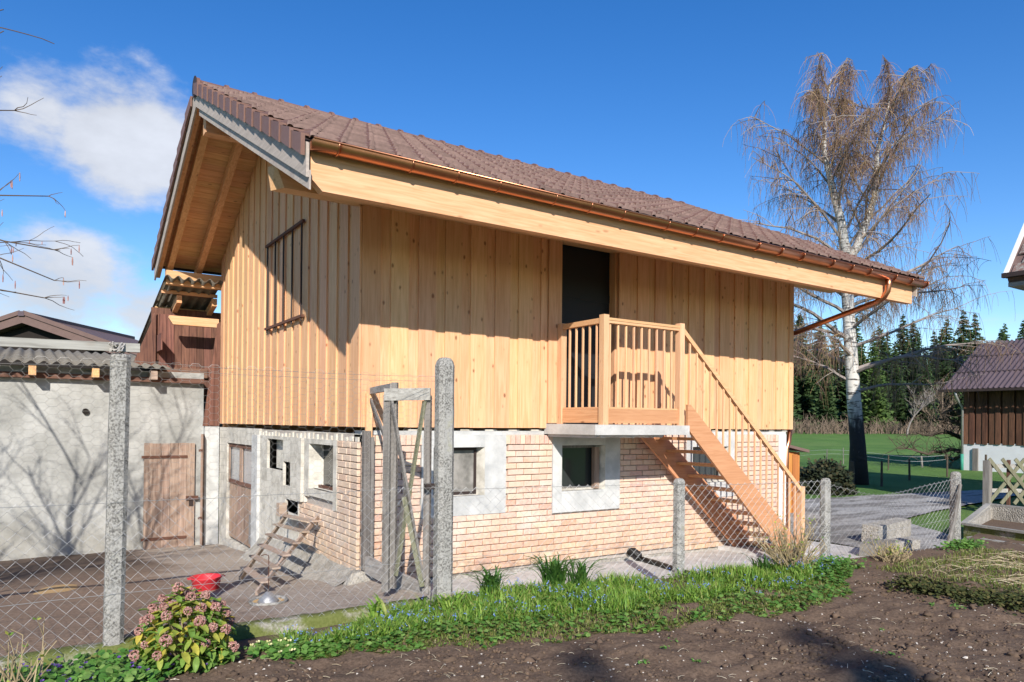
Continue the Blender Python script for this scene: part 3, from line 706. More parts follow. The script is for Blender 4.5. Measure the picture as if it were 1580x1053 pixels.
# tiles
TW, TL = .300, .368/cos(ANG)
def tile_mb(b, c=(0, 0, 0), rot=True, wd=TW, flip=1):
    # cross section over width: water channel, flat pan, roll
    prof = [(0.006, -.004), (.010, .018), (.03, .026), (.055, .024), (.075, .006), (.15, .012), (.22, .010), (.275, .002), (wd-.012, -.004)]
    i = len(b.v); n = len(prof); T = .058
    ca, sa = cos(ANG), sin(ANG)
    def tr(x, s, h):
        if rot: return (c[0]+x, c[1]+flip*(s*ca-h*sa), c[2]+s*sa+h*ca)
        return (x, s, h)
    for (x, h) in prof: b.v.append(tr(x, -.012, h+.022))       # lower lip, clear of the course below
    for (x, h) in prof: b.v.append(tr(x, 0, h+T))
    for (x, h) in prof: b.v.append(tr(x, TL+.03, h-.003))
    for k in range(n-1):
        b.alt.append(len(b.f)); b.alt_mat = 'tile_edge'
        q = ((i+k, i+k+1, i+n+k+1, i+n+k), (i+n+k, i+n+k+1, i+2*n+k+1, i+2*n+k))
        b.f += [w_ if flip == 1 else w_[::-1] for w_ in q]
    for e in (0, n-1): b.f.append((i+e, i+n+e, i+2*n+e))
tme = MB(); tile_mb(tme); tile_me = tme.mesh('roof_tile', 'tile')
tiles = []
NR = 15
for r in range(NR):
    y0 = YE+.0+r*.368
    off = TW/2 if r % 2 else 0
    xx = X0+.04-off
    while xx < X1-.1:
        if xx >= X0-.05: tiles.append((xx, y0, zt(y0)))
        xx += TW
tiles.sort(key=lambda p: depth_of(p))
rest = MB()
for k, p in enumerate(tiles):
    j = (p[0]+R.uniform(-.004, .004), p[1]+R.uniform(-.006, .006), p[2]+R.uniform(-.003, .004))
    if k < 300: link('roof_tile', tile_me, roof, j)
    else: tile_mb(rest, j)
stuff(rest.build('tile_field', 'tile', roof))
rest = MB()
for r in range(11):
    y0 = 2*YR-(YE+r*.368)-1.1
    if y0 < YR+.1: break
    xx = X0+.04-(TW/2 if r % 2 else 0)
    while xx < X1-.1:
        if xx >= X0-.05: tile_mb(rest, (xx, y0, zt(y0)), flip=-1)
        xx += TW
stuff(rest.build('rear_tile_field', 'tile', roof))
# verge tiles: L-shaped flap
def verge(y0, sg, xf, par):
    d = .40*sg; ya, yb = y0, y0+d*.99
    za, zb_ = zt(ya)+.05, zt(yb)+.018
    b = MB()
    xo = xf; q_ = -.016 if xf < 0 else .016; xi = xf+(.025 if xf < 0 else -.025); xk = xf+(.14 if xf < 0 else -.14)
    b.hexa([(xo+q_, ya, za-.21), (xi, ya, za-.21), (xi, yb, zb_-.165), (xo, yb, zb_-.165), (xo+q_, ya, za), (xi, ya, za), (xi, yb, zb_), (xo, yb, zb_)])
    b.extrude([(xi, ya, za-.02), (xi, yb, zb_-.02), (xi, yb, zb_-.0), (xi, ya, za)], (xk-xi, 0, 0))
    b.build('verge_tile', 'tile', par)
for r in range(NR):
    verge(YE+r*.368, 1, X0-.02, roof); verge(YE+r*.368, 1, X1+.02, roof)
for r in range(12):
    y0 = YBK-r*.368
    if y0-.368 < YR-.05: break
    verge(y0, -1, X0-.02, roof)
# ridge tiles
rb = MB(); pr = [(.165*cos(a), .115*sin(a)+.0) for a in [pi*k/10 for k in range(11)]]
i = 0
for (xx, s_) in ((0, 1.2), (.05, 1.2), (.0501, 1.0), (.46, .95)):
    rb.v += [(xx, q[0]*s_, q[1]*s_) for q in pr]
for k in range(3):
    for j in range(10): a = k*11+j; rb.f.append((a, a+1, a+12, a+11))
rb.f.append(tuple(range(10, -1, -1)))
rme = rb.mesh('ridge_tile', 'tile')
k = 0
xx = X0
while xx < X1-.2: link('ridge_tile', rme, roof, (xx, YR, ZR-.055+R.uniform(-.004, .004))); xx += .436
MB().tube([(X0-.012, YR, ZR-.05), (X0+.0, YR, ZR-.05)], .165, 16).build('ridge_cap', 'iron', roof)
# fascia beam with cut end
MB().extrude([(-1.17, -1.6, 4.20), (-1.05, -1.6, 4.085), (9.88, -1.6, 4.085), (9.90, -1.6, 4.50), (-1.17, -1.6, 4.50)], (0, .11, 0)).build('eaves_beam', 'spruce_x', barn)
# copper gutter
b = MB(); n = 10; gy, gz, gr_ = -1.70, 4.515, .088
for (xx, rr) in ((-1.2, gr_), (10.12, gr_)):
    dz = -.045*(xx+1.2)/11.3
    for k in range(n+1): a = pi+pi*k/n; b.v.append((xx, gy+rr*cos(a), gz+dz+rr*sin(a)))
    for k in range(n+1): a = pi+pi*k/n; b.v.append((xx, gy+(rr-.006)*cos(a), gz+dz+(rr-.006)*sin(a)))
m = 2*(n+1)
for k in range(n): b.f.append((k, k+m, k+m+1, k+1)); b.f.append((k+n+1, k+n+2, k+m+n+2, k+m+n+1))
b.f += [tuple(range(n+1)), tuple(range(m+n, m-1, -1))]
gut = b.build('gutter', 'copper', barn, True)
MB().tube([(-1.2, gy-gr_, gz+.004), (10.12, gy-gr_, gz-.041)], .013, 8).build('gutter_bead', 'copper', gut, True)
k = 0; xx = -.95
while xx < 10.1:
    dz = -.045*(xx+1.2)/11.3
    pts = [(xx, gy+(gr_+.005)*cos(pi+pi*q/12), gz+dz+(gr_+.005)*sin(pi+pi*q/12)) for q in range(13)]
    MB().tube(pts, .009, 5).build('gutter_bracket', 'copper', gut, True); xx += .53 if k % 3 else .78; k += 1
dp = [(8.92, gy, 4.43), (8.92, gy, 4.30), (8.91, gy+.01, 4.19), (8.90, gy+.07, 4.09), (8.89, gy+.18, 4.03), (8.86, -.75, 3.84), (8.80, .12, 3.62)]
MB().tube(dp, [.062, .055, .05, .05, .05, .05, .05], 12).build('downpipe', 'copper', gut, True)
MB().tube([(8.80, .12, 3.62), (8.80, .22, 3.55), (8.80, .25, 3.4), (8.80, .25, 1.9), (8.78, .12, 1.76), (8.68, .08, 1.55), (8.60, .07, 1.42), (8.59, .07, -.4)], .05, 10).build('downpipe', 'copper', gut, True)
for q in (1, 4): MB().tube([Vector(dp[q])-Vector((0, 0, .012)), Vector(dp[q])+Vector((0, .008, .012))], .057, 12).build('pipe_collar', 'copper', gut, True)
# landing -------------------------------------------------------
b = MB(); N_ = 26
def slab(u, v): return None
b.hexa([(2.86, -1.1, 1.706), (4.665, -1.1, 1.706), (4.665, .04, 1.72), (2.86, .04, 1.70), (2.86, -1.1, 1.842), (4.665, -1.1, 1.842), (4.665, .04, 1.85), (2.86, .04, 1.85)])
land = b.build('landing_slab', 'concrete', barn)
b = MB()
for k in range(14):   # ragged concrete drip under the slab
    xx = 2.9+k*.09; b.hexa([(xx, -1.04, 1.66+R.uniform(0, .04)), (xx+.09, -1.04, 1.66+R.uniform(0, .04)), (xx+.09, .0, 1.66), (xx, .0, 1.66), (xx, -1.08, 1.707), (xx+.09, -1.08, 1.707), (xx+.09, .0, 1.707), (xx, .0, 1.707)])
b.build('slab_underside', 'concrete', land)
rl = bx('balustrade', 'rail', barn, 3.03, 3.125, -1.06, -.965, 1.80, 3.335)
bx('newel_post', 'rail', rl, 4.495, 4.59, -1.06, -.965, 1.80, 3.335); bx('newel_post', 'rail', rl, 3.03, 3.125, -.13, -.035, 1.85, 3.31)
for q in (((3.13, 4.49), (-1.04, -.985)),):
    bx('handrail', 'rail_x', rl, 3.127, 4.493, -1.045, -.98, 3.225, 3.295); bx('handrail_lip', 'rail_x', rl, 3.1265, 4.4935, -1.052, -.973, 3.262, 3.297)
    bx('foot_board', 'stair', rl, 3.127, 4.493, -1.03, -.995, 1.868, 2.06); bx('baluster_rail', 'rail_x', rl, 3.127, 4.493, -1.02, -.99, 2.062, 2.085)
bx('handrail', 'rail_x', rl, 3.045, 3.11, -.963, -.132, 3.225, 3.295); bx('foot_board', 'spruce_y', rl, 3.06, 3.095, -.963, -.132, 1.868, 2.06); bx('baluster_rail', 'rail_x', rl, 3.063, 3.092, -.963, -.132, 2.062, 2.085)
for k in range(9): bx('baluster', 'rail', rl, 3.18+k*.148-.012, 3.18+k*.148+.012, -1.022, -.998, 2.08, 3.23)
for k in range(5): bx('baluster', 'rail', rl, 3.066, 3.09, -.86+k*.148-.012, -.86+k*.148+.012, 2.08, 3.23)
# stair
st = MB().extrude([(4.67, -1.06, 2.15), (4.73, -1.06, 2.15), (7.20, -1.06, .035), (7.20, -1.06, -.33), (7.00, -1.06, -.33), (4.67, -1.06, 1.80)], (0, .045, 0)).build('staircase', 'stair', barn)
MB().extrude([(4.67, -.20, 1.84), (4.80, -.20, 1.90), (7.15, -.20, .035), (7.15, -.20, -.36), (6.95, -.20, -.36), (4.50, -.20, 1.72)], (0, .045, 0)).build('stringer', 'stair', st)
for k in range(1, 11):
    xc = 4.72+.245*k; zc = 1.842-.205*k; bx('tread', 'stair', st, xc-.10, xc+.12, -1.015, -.20, zc-.02, zc+.022)
sx0, sz0, sx1, sz1 = 4.60, 3.25, 7.45, .80
def hz(x): return sz0+(sz1-sz0)*(x-sx0)/(sx1-sx0)
MB().extrude([(4.592, -1.055, hz(4.592)+.01), (7.44, -1.055, hz(7.44)+.01), (7.44, -1.055, hz(7.44)-.075), (4.592, -1.055, hz(4.592)-.075)], (0, .065, 0)).build('handrail', 'rail_x', st)
bx('newel_post', 'rail', st, 7.44, 7.535, -1.06, -.965, -.40, .83)
for k in range(18):
    xx = 4.74+k*.151
    zlo = max(-.3, 2.15-(2.115/2.47)*(xx-4.73)-.1)
    bx('baluster', 'rail', st, xx-.012, xx+.012, -1.034, -1.01, zlo, hz(xx)-.03)
MB().hexa([(6.55, -1.2, -.5), (7.7, -1.2, -.5), (7.7, .0, -.5), (6.55, .0, -.5), (6.6, -1.16, -.27), (7.66, -1.16, -.27), (7.66, .0, -.25), (6.6, .0, -.25)]).build('stair_footing', 'concrete', st)
# ------------------------------------------------------------------ annex
def corr(b, x0, x1, y0, z0, y1, z1, pitch=.177, amp=.026, th=.008, per=8):
    n = int((x1-x0)/pitch*per)
    for s in (0, 1):
        i = len(b.v)
        for k in range(n+1):
            x = x0+(x1-x0)*k/n; h = amp*sin(2*pi*(x-x0)/pitch)-s*th
            b.v += [(x, y0, z0+h), (x, y1, z1+h)]
        for k in range(n): a = i+2*k; b.f.append((a, a+2, a+3, a+1) if s == 0 else (a, a+1, a+3, a+2))
    o = 2*(n+1); i = len(b.v)-2*o
    for k in range(n): a = i+2*k; b.f.append((a, a+o, a+o+2, a+2))
    return b
ax = thing('annex', 'low annex with grey rendered wall and corrugated roof beside the hen yard', 'outbuilding', (-4.5, 9, -.9))
b = MB()
def awall(u, v):
    x = -10+9.72*u; z = -1.1+3.95*v; return (x, 8.0+.018*mn.noise(Vector((x*2.2, 0, z*2.2))), z)
b.grid(awall, 90, 40); aw = b.build('wall', 'annex_plaster', ax, True)
bx('wall_core', 'annex_plaster', ax, -10, -.29, 8.1, 13, -1.1, 2.8)
MB().box(-.285, -.0, 7.80, 8.2, -1.0, 1.72).build('pillar', 'plaster', ax)
b = MB(); b.v = []; corr(b, -10, -1.0, 7.52, 2.90, 12.9, 3.55, .2, .032); ar = b.build('corrugated_roof', 'asbestos', ax, True)
for k in range(8): bx('rafter', 'spruce_y' if k in (1, 2) else 'ladder_wood', ax, -1.35-k*1.02, -1.23-k*1.02, 7.58, 9.5, 2.66, 2.83)
bx('eaves_plate', 'old_brown_x', ax, -10, -.3, 7.86, 8.1, 2.62, 2.72)
# plank door
ad = MB().box(-1.41, -.45, 7.965, 7.995, -.84, 1.36).build('door', 'door_wood', ax)
for k in range(6): bx('plank', 'door_wood', ad, -1.41+k*.16, -1.41+k*.16+.156, 7.935, 7.967, -.82+R.uniform(-.02, .02), 1.37+R.uniform(-.01, .01))
for z0 in (1.06, -.62): bx('strap', 'rust', ad, -1.46, -.60, 7.918, 7.937, z0, z0+.055)
bx('latch', 'rust', ad, -.62, -.38, 7.9, 7.937, .18, .26); bx('latch_plate', 'iron', ad, -.56, -.48, 7.915, 7.936, .05, .2)
# second door, standing open edge-on
sd = MB().hexa([(-.40, 7.6, -.75), (-.36, 7.6, -.75), (-.26, 7.95, -.8), (-.30, 7.95, -.8), (-.40, 7.6, 1.56), (-.36, 7.6, 1.56), (-.26, 7.95, 1.56), (-.30, 7.95, 1.56)]).build('open_door', 'door_wood', ax)
for z0 in (-.2, 1.2): bx('hinge', 'rust', sd, -.44, -.37, 7.58, 7.61, z0, z0+.05)
MB().lathe([(.0, 0), (.055, .0), (.06, .02)], (0, 0, 0), 12).build('wall_hole_disc', 'dark_inside', ax)  # flat black disc, painted to stand for the dark of a small wall hole
bpy.data.objects['wall_hole_disc'].matrix_basis = Matrix.Translation((-2.45, 7.975, 2.0)) @ Matrix.Rotation(pi/2, 4, 'X')
# brown boarded infill above
bw = MB().box(-1.22, .9, 8.62, 8.7, 2.3, 4.25).build('board_infill', 'old_brown', ax)
for k in range(14): bx('board', 'old_brown', bw, -1.22+k*.15, -1.22+k*.15+.143, 8.59+R.uniform(-.008, .008), 8.62, 2.80+(.32 if k < 1 else 0), 4.12-.0*k)
MB().extrude([(-.06, 7.80, 3.9), (-.0, 7.80, 3.95), (-.0, 7.80, 1.73), (-.33, 7.80, 1.73)], (0, .03, 0)).build('corner_plank', 'old_brown', ax)
MB().extrude([(-.18, 7.785, 3.0), (-.10, 7.785, 3.4), (-.13, 7.785, 1.75), (-.23, 7.785, 1.75)], (0, .014, 0)).build('corner_plank', 'old_brown', ax)
bx('sill_board', 'old_brown_x', bw, -1.0, -.1, 8.55, 8.6, 2.78, 2.98)
MB().extrude([(-1.60, 8.5, 2.95), (-1.15, 8.5, 2.95), (-1.15, 8.5, 4.15)], (0, .04, 0)).build('side_cheek', 'old_brown', ax)
cp = thing('canopy_roof', 'small new timber canopy with corrugated fibre cement sheet under the rear barn eaves', 'canopy', (-.5, 8.5, 3.0))
b = MB(); corr(b, -1.13, -.035, 7.48, 4.74, 12.2, 3.62, .2, .036, .01); b.build('corrugated_sheet', 'asbestos', cp, True)
bx('batten', 'spruce_x', cp, -1.10, .0, 8.12, 8.18, 4.50, 4.57); bx('batten', 'spruce_x', cp, -1.10, .0, 9.0, 9.06, 4.26, 4.33)
for xr in (-.82, -.12): MB().extrude([(xr, 8.05, 4.31), (xr, 8.05, 4.47), (xr, 11.8, 3.55), (xr, 11.8, 3.39)], (.1, 0, 0)).build('rafter', 'spruce_y', cp)
MB().extrude([(-.97, 7.95, 4.02), (-.0, 7.95, 4.02), (-.0, 7.95, 3.84), (-.90, 7.95, 3.84), (-.98, 7.95, 3.97)], (0, .12, 0)).build('purlin', 'spruce_x', cp)
bx('side_board', 'old_brown', cp, -1.12, -1.09, 8.0, 11.8, 3.3, 3.65)
# ------------------------------------------------------------------ fence posts
def cpost(x, y, w_, ztop, label, lean=(0, 0), dome=.05):
    b = MB(); n = 30; c = w_*.24; h = w_/2
    prof = [(h, -h+c), (h, h-c), (h-c, h), (-h+c, h), (-h, h-c), (-h, -h+c), (-h+c, -h), (h-c, -h)]
    zz = [-.5+(ztop-dome+.5)*k/n for k in range(n+1)]+[ztop-dome*.45, ztop-dome*.1, ztop]; ss = [1]*(n+1)+[.86, .6, .25]
    i = 0
    for z, s in zip(zz, ss):
        for (px, py) in prof:
            q = Vector((px*s, py*s, z)); o = 1+.05*mn.noise(Vector((px*12+x*7, py*12, z*6)))
            b.v.append((x+px*s*o+lean[0]*z, y+py*s*o+lean[1]*z, z+.003*mn.noise(q*30)))
    for k in range(len(zz)-1):
        for j in range(8): a = k*8+j; c_ = k*8+(j+1) % 8; b.f.append((a, c_, c_+8, a+8))
    b.f.append(tuple((len(zz)-1)*8+j for j in range(8)))
    return tag(b.build('fence_post', 'post_concrete', smooth=False), label, 'fence post', 'concrete fence posts')
POSTS = [(-2.80, -1.66, .148, 2.40), (.29, -1.65, .185, 2.545), (3.21, -2.27, .13, 1.20), (5.63, -2.66, .12, 1.148), (8.98, -2.78, .14, 1.146)]
cpost(*POSTS[0], 'tall lichen covered concrete post carrying the grey timber rail, left', (.012, 0), .03)
cpost(*POSTS[1], 'tallest concrete post with rounded mossy head beside the wooden gate', (0, 0), .09)
cpost(*POSTS[2], 'short concrete post in front of the brick wall left of the stair')
cpost(*POSTS[3], 'short concrete post just right of the stair foot')
cpost(*POSTS[4], 'short concrete post at the fence end with a pole leaning on it')
cpost(-5.95, -1.66, .125, 2.40, 'tall concrete post at the far left end of the hen yard fence', (0, 0), .03)
tr = tag(MB().beam((-6.1, -1.66, 2.405), (-2.63, -1.66, 2.452), .05, .072).build('top_rail', 'grey_wood_x'), 'weathered grey timber rail tied across the top of the left post', 'rail')
b = MB()
for k in range(9):
    a = R.uniform(0, 6); pts = [(-2.80+.05*cos(a+q)+R.uniform(-.015, .015), -1.70+.05*sin(a+q*1.3), 2.40+.04*sin(q*2+a)+.045) for q in range(6)]
    b.tube(pts, .006, 4)
b.build('twine_knot', 'rust_wire', tr)
pole = tag(MB().tube([(8.62, -2.84, -.02), (8.80, -2.86, .45), (8.92, -2.88, .95)], [.034, .03, .026], 7).build('leaning_pole', 'grey_wood'), 'grey round pole leaning against the end fence post', 'pole')
# ------------------------------------------------------------------ wire mesh
def tri_tube(b, pts, r):
    b.tube(pts, r, 3, False)
def chain(b, fn, length, z0, z1, w_=.056, h_=.108, r=.0021, ext=True):
    n = int(length/w_*1); w_ = length/n; m = int((z1-z0)/(h_/2)); hh = (z1-z0)/m
    for i in range(n*1):
        pts = []
        for k in range(m+1):
            u2 = (i+.5)*w_+(w_/2 if (k+i) % 2 else -w_/2)
            pts.append(fn(u2, z0+k*hh, .003*(1 if (k+i) % 2 else -1)))
        tri_tube(b, pts, r)
def hexmesh(b, fn, length, z0, z1, s=.052, v=.68, r=.0012):
    # flat-topped hexagons
    dx = 1.5*s; dz = s*sqrt(3)*v; n = int(length/dx); m = int((z1-z0)/dz)
    for i in range(n):
        for j in range(m):
            cx = i*dx+s; cz = z0+(j+.5)*dz+(dz/2 if i % 2 else 0)
            pts = [(cx+s*cos(pi*k/3)*R.uniform(.95, 1.05), cz+s*v*sin(pi*k/3)) for k in range(4)]
            tri_tube(b, [fn(min(max(p[0], 0), length), min(p[1], z1), 0) for p in pts], r)
def bay(P0, P1, z0, z1, label, hexz=None, sag=None, extra=(.42,)):
    p0, p1 = Vector((*P0, 0)), Vector((*P1, 0)); d = p1-p0; ln = d.length; d.normalize(); nn = Vector((d.y, -d.x, 0))
    if nn.y > 0: nn = -nn
    def fn(u, z, o=0):
        q = p0+d*u+nn*(.075+o+.012*mn.noise(Vector((u*1.3, z*1.3, P0[0]))))
        zz = z
        if sag: zz, q = sag(u/ln, z, q)
        return (q.x, q.y, zz+.006*mn.noise(Vector((u*2, z*2, 5))))
    root = thing('wire_fence', label, 'wire fence', p0+d*ln/2, 'fence bays between concrete posts')
    b = MB(); chain(b, fn, ln, z0, z1); b.build('chain_link', 'steel_wire', root)
    b = MB()
    for zz in (z0+.01, z1-.02)+tuple(extra): tri_tube(b, [fn(ln*k/14, zz, .006) for k in range(15)], .0026)
    b.build('tension_wire', 'steel_wire', root)
    if hexz:
        b = MB(); hexmesh(b, fn, ln, hexz[0], hexz[1]); b.build('chicken_wire', 'rust_wire', root)
        b = MB()
        for zz in (hexz[1], hexz[1]-.05): tri_tube(b, [fn(ln*k/14, zz-.03*sin(pi*k/14), .003) for k in range(15)], .002)
        b.build('top_wire', 'rust_wire', root)
bay((-5.95, -1.66), (-2.80, -1.66), -.03, 1.19, 'wire fence bay left of the tall lichen covered post', (1.15, 2.34))
bay((-2.80, -1.66), (.29, -1.65), -.03, 1.19, 'chain link and chicken wire bay in front of the hen yard door', (1.15, 2.34))
bay((.29, -1.65), (3.21, -2.27), -.03, 1.16, 'low chain link bay in front of the barn windows')
bay((3.21, -2.27), (5.63, -2.66), -.05, 1.13, 'low chain link bay in front of the stair')
def sagE(t, z, q):
    k = sin(pi*min(1, t*1.15))**2*.5 if t < .87 else 0
    z2 = z*(1-.16*sin(pi*t)-.05*sin(2*pi*t)); bulge = .25*sin(pi*t)*(1-z)*.6
    return z2, q+Vector((.12*sin(pi*t)*z, -.05*sin(3*pi*t)*z, 0))
bay((5.63, -2.66), (8.98, -2.78), -.08, 1.08, 'sagging chain link bay at the right end of the fence', None, sagE)
# ------------------------------------------------------------------ gate
gt = thing('garden_gate', 'weathered wooden gate with crossed braces between barn corner and tall post', 'gate', (0, -1.3, 0))
ga = Vector((-.02, -1.02, 0)); gb = Vector((.16, -1.52, 0))
ga = Vector((-.17, -1.22, 0)); gb = Vector((.17, -1.50, 0))
def gp(t, z, o=0): q = ga+(gb-ga)*t+Vector((-.4, -.6, 0))*o; return (q.x, q.y, z)
MB().beam(gp(0, .02), gp(0, 2.14), .075, .075, (1, 1, 0)).build('stile', 'grey_wood', gt)
MB().beam(gp(.16, .05, -.05), gp(.16, 2.28, -.05), .06, .06, (1, 1, 0)).build('stile', 'grey_wood', gt)
MB().beam(gp(1, .0, -.02), gp(1, 2.14, -.02), .07, .06, (1, 1, 0)).build('stile', 'grey_wood', gt)
MB().beam(gp(-.07, 2.145, .06), gp(1.07, 2.155, .06), .03, .13).build('top_board', 'grey_wood_x', gt)
MB().beam(gp(.1, 2.08, .05), gp(.93, .16, .05), .025, .055).build('brace', 'grey_wood', gt)
MB().beam(gp(.92, 2.08, .03), gp(.25, .2, .03), .025, .055).build('brace', 'moss_wood', gt)
MB().beam(gp(.45, 1.05, .08), gp(.92, .1, .08), .025, .05).build('brace', 'moss_wood', gt)
MB().beam(gp(.5, 1.2, -.02), gp(.2, .25, -.02), .03, .06).build('brace', 'grey_wood', gt)
MB().beam((.13, -.06, 2.235), gp(.1, 2.235, -.06), .05, .075).build('lintel_bar', 'grey_wood_y', gt)
MB().beam((.12, -.05, 2.13), gp(.1, 1.5, -.02), .025, .05).build('strut', 'grey_wood', gt)
bx('latch', 'iron', gt, .10, .2, -1.62, -1.56, 1.14, 1.2)
gj = tag(MB().beam((.07, -.06, .03), (.07, -.06, 1.74), .07, .09, (1, 0, 0)).build('gate_post', 'grey_wood'), 'grey weathered timber gate post fixed to the barn corner', 'post')
MB().beam((.135, -.075, -.05), (.135, -.075, 1.66), .04, .05, (1, 0, 0)).build('batten', 'grey_wood', gj)
bx('new_batten', 'spruce_z', gj, .06, .14, -.075, -.032, 1.55, 2.2)
tag(MB().beam((.07, -.10, .10), (.19, -1.52, -.015), .045, .21).build('sill_board', 'grey_wood_y'), 'grey weathered board lying on edge below the gate', 'board')
# ------------------------------------------------------------------ yard things
ld_ = thing('hen_ladder', 'rough wooden hen ladder leaning below the hatch', 'ladder', (-1.16, .6, -.17))
ra0, ra1 = Vector((-1.20, .07, -.13)), Vector((-.05, 1.42, .49)); rb0, rb1 = Vector((-1.12, 1.17, -.18)), Vector((-.05, 2.75, .42))
MB().beam(ra0, ra1+(ra1-ra0)*.03, .03, .06).build('side_rail', 'ladder_wood', ld_); MB().beam(rb0, rb1, .03, .06).build('side_rail', 'ladder_wood', ld_)
for k in range(6):
    t_ = .10+.165*k; A = ra0+(ra1-ra0)*t_; B = rb0+(rb1-rb0)*t_; d = (B-A).normalized()*.1
    MB().beam(A-d+Vector((0, 0, .04)), B+d+Vector((0, 0, .04)), .10, .022).build('rung', 'ladder_wood', ld_)
bx('hatch_bracket', 'ladder_wood', ld_, -.12, .0, 2.95, 3.1, .36, .56)
bw_ = thing('feed_bowl', 'red plastic feed bowl on the yard concrete', 'bowl', (-1.56, 1.0, -.235))
MB().lathe([(.001, .004), (.135, .0), (.145, .01), (.172, .15), (.192, .165), (.192, .175), (.175, .175), (.16, .16), (.138, .016), (.001, .014)], (-1.56, 1.0, -.24), 36).build('bowl', 'red_plastic', bw_, True)
for s in (-1, 1): MB().box(-1.56+s*.19-.025, -1.56+s*.19+.025, .96, 1.04, -.08, -.068).build('handle', 'red_plastic', bw_)
fd = thing('poultry_feeder', 'round grey poultry feeder pan with metal cone and hook', 'feeder', (-1.22, -.5, -.13))
FC = (-1.22, -.50, -.135)
MB().lathe([(.001, .0), (.15, .0), (.19, .015), (.205, .045), (.195, .06), (.18, .045), (.16, .03), (.001, .03)], FC, 40).build('pan', 'post_concrete', fd, True)
MB().lathe([(.105, .03), (.10, .06), (.03, .135), (.001, .14)], FC, 28).build('cone', 'zinc', fd, True)
MB().lathe([(.115, .034), (.165, .036)], FC, 28).build('grain', 'grain', fd)
MB().tube([(FC[0], FC[1], FC[2]+.13), (FC[0], FC[1], FC[2]+.50), (FC[0]-.005, FC[1], FC[2]+.53), (FC[0]-.04, FC[1], FC[2]+.545), (FC[0]-.08, FC[1]+.01, FC[2]+.53)], .005, 6).build('hook', 'rust', fd, True)
pp = thing('drain_pipe', 'black drain pipe stub at the brick wall foot', 'pipe', (4.58, -.1, -.3))
MB().tube([(4.52, .02, -.16), (4.56, -.06, -.15), (4.60, -.12, -.20), (4.60, -.14, -.29)], .062, 12).build('elbow', 'black_plastic', pp, True)
MB().tube([(4.60, -.14, -.25), (4.50, -.6, -.235), (4.30, -1.3, -.22), (4.1, -2.1, -.2)], .04, 10).build('hose', 'black_plastic', pp, True)
tag(MB().grid(lambda u, v: (-3.05+.55*(u-.5)+.08*(v-.5), 2.6+1.1*(v-.5), yard_z(2.6+1.1*(v-.5))+.035*max(0, 1-4*((u-.5)**2+(v-.5)**2))-.005), 14, 14).build('grain_heap', 'grain', smooth=True), 'thin spill of feed grain on the dark yard earth', 'grain')
# blocks beyond the fence, cold frame
def block(c, s, rz, name, mat, label, cat, grp=None):
    b = MB(); rr = random.Random(int(c[0]*100)); b.box(-s[0]/2, s[0]/2, -s[1]/2, s[1]/2, 0, s[2]); b.v = [(v[0]+rr.uniform(-.02, .02), v[1]+rr.uniform(-.02, .02), v[2]+rr.uniform(-.015, .015)) for v in b.v]
    o = b.build(name, mat); o.location = c; o.rotation_euler = (0, 0, rz); return tag(o, label, cat, grp)
block((8.55, -1.75, -.47), (.8, .42, .36), .35, 'concrete_block', 'stone', 'larger grey concrete block behind the sagging wire fence', 'block', 'loose concrete blocks')
block((9.5, -1.6, -.43), (.8, .3, .28), -.1, 'concrete_block', 'rough_concrete', 'low concrete block behind the leaning pole', 'block', 'loose concrete blocks')
block((10.4, -.9, -.32), (1.7, .3, .34), .15, 'stone_edging', 'rough_concrete', 'long stone edging at the gravel beyond the fence', 'edging')
cf = thing('cold_frame', 'empty concrete cold frame box in the vegetable garden', 'cold frame', (12, -3, 0))
c0, c1, c2, c3 = (11.0, -2.0), (10.4, -4.6), (12.9, -4.4), (13.4, -1.4)
def cwall(p, q, h0, h1, mat):
    d = (Vector((*q, 0))-Vector((*p, 0))).normalized()*.0; n = Vector((-(q[1]-p[1]), q[0]-p[0], 0)).normalized()*.08
    A, B = Vector((*p, 0)), Vector((*q, 0))
    MB().hexa([A+Vector((0, 0, -.4)), B+Vector((0, 0, -.4)), B+n+Vector((0, 0, -.4)), A+n+Vector((0, 0, -.4)), A+Vector((0, 0, h0)), B+Vector((0, 0, h1)), B+n+Vector((0, 0, h1)), A+n+Vector((0, 0, h0))]).build('side_panel', mat, cf)
cwall(c0, c1, .05, .05, 'kerb'); cwall(c1, c2, .05, .22, 'rough_concrete'); cwall(c2, c3, .22, .22, 'rough_concrete'); cwall(c3, c0, .22, .05, 'rough_concrete')
MB().poly([(*c0, .02), (*c1, .02), (*c2, .02), (*c3, .02)]); b = MB(); b.poly([(*c0, -.05), (*c1, -.05), (*c2, -.05), (*c3, -.05)]); b.build('bed_soil', 'soil', cf)
for (A, B, h0, h1) in ((c0, c1, .055, .055), (c3, c0, .225, .055), (c2, c3, .225, .225)): MB().beam((*A, h0+.02), (*B, h1+.02), .1, .04).build('coping', 'grey_wood_x', cf)
tag(MB().beam((10.3, -2.4, -.09), (9.9, -5.0, -.09), .14, .08).build('edging_plank', 'grey_wood_x'), 'pale plank lying in front of the cold frame', 'plank')
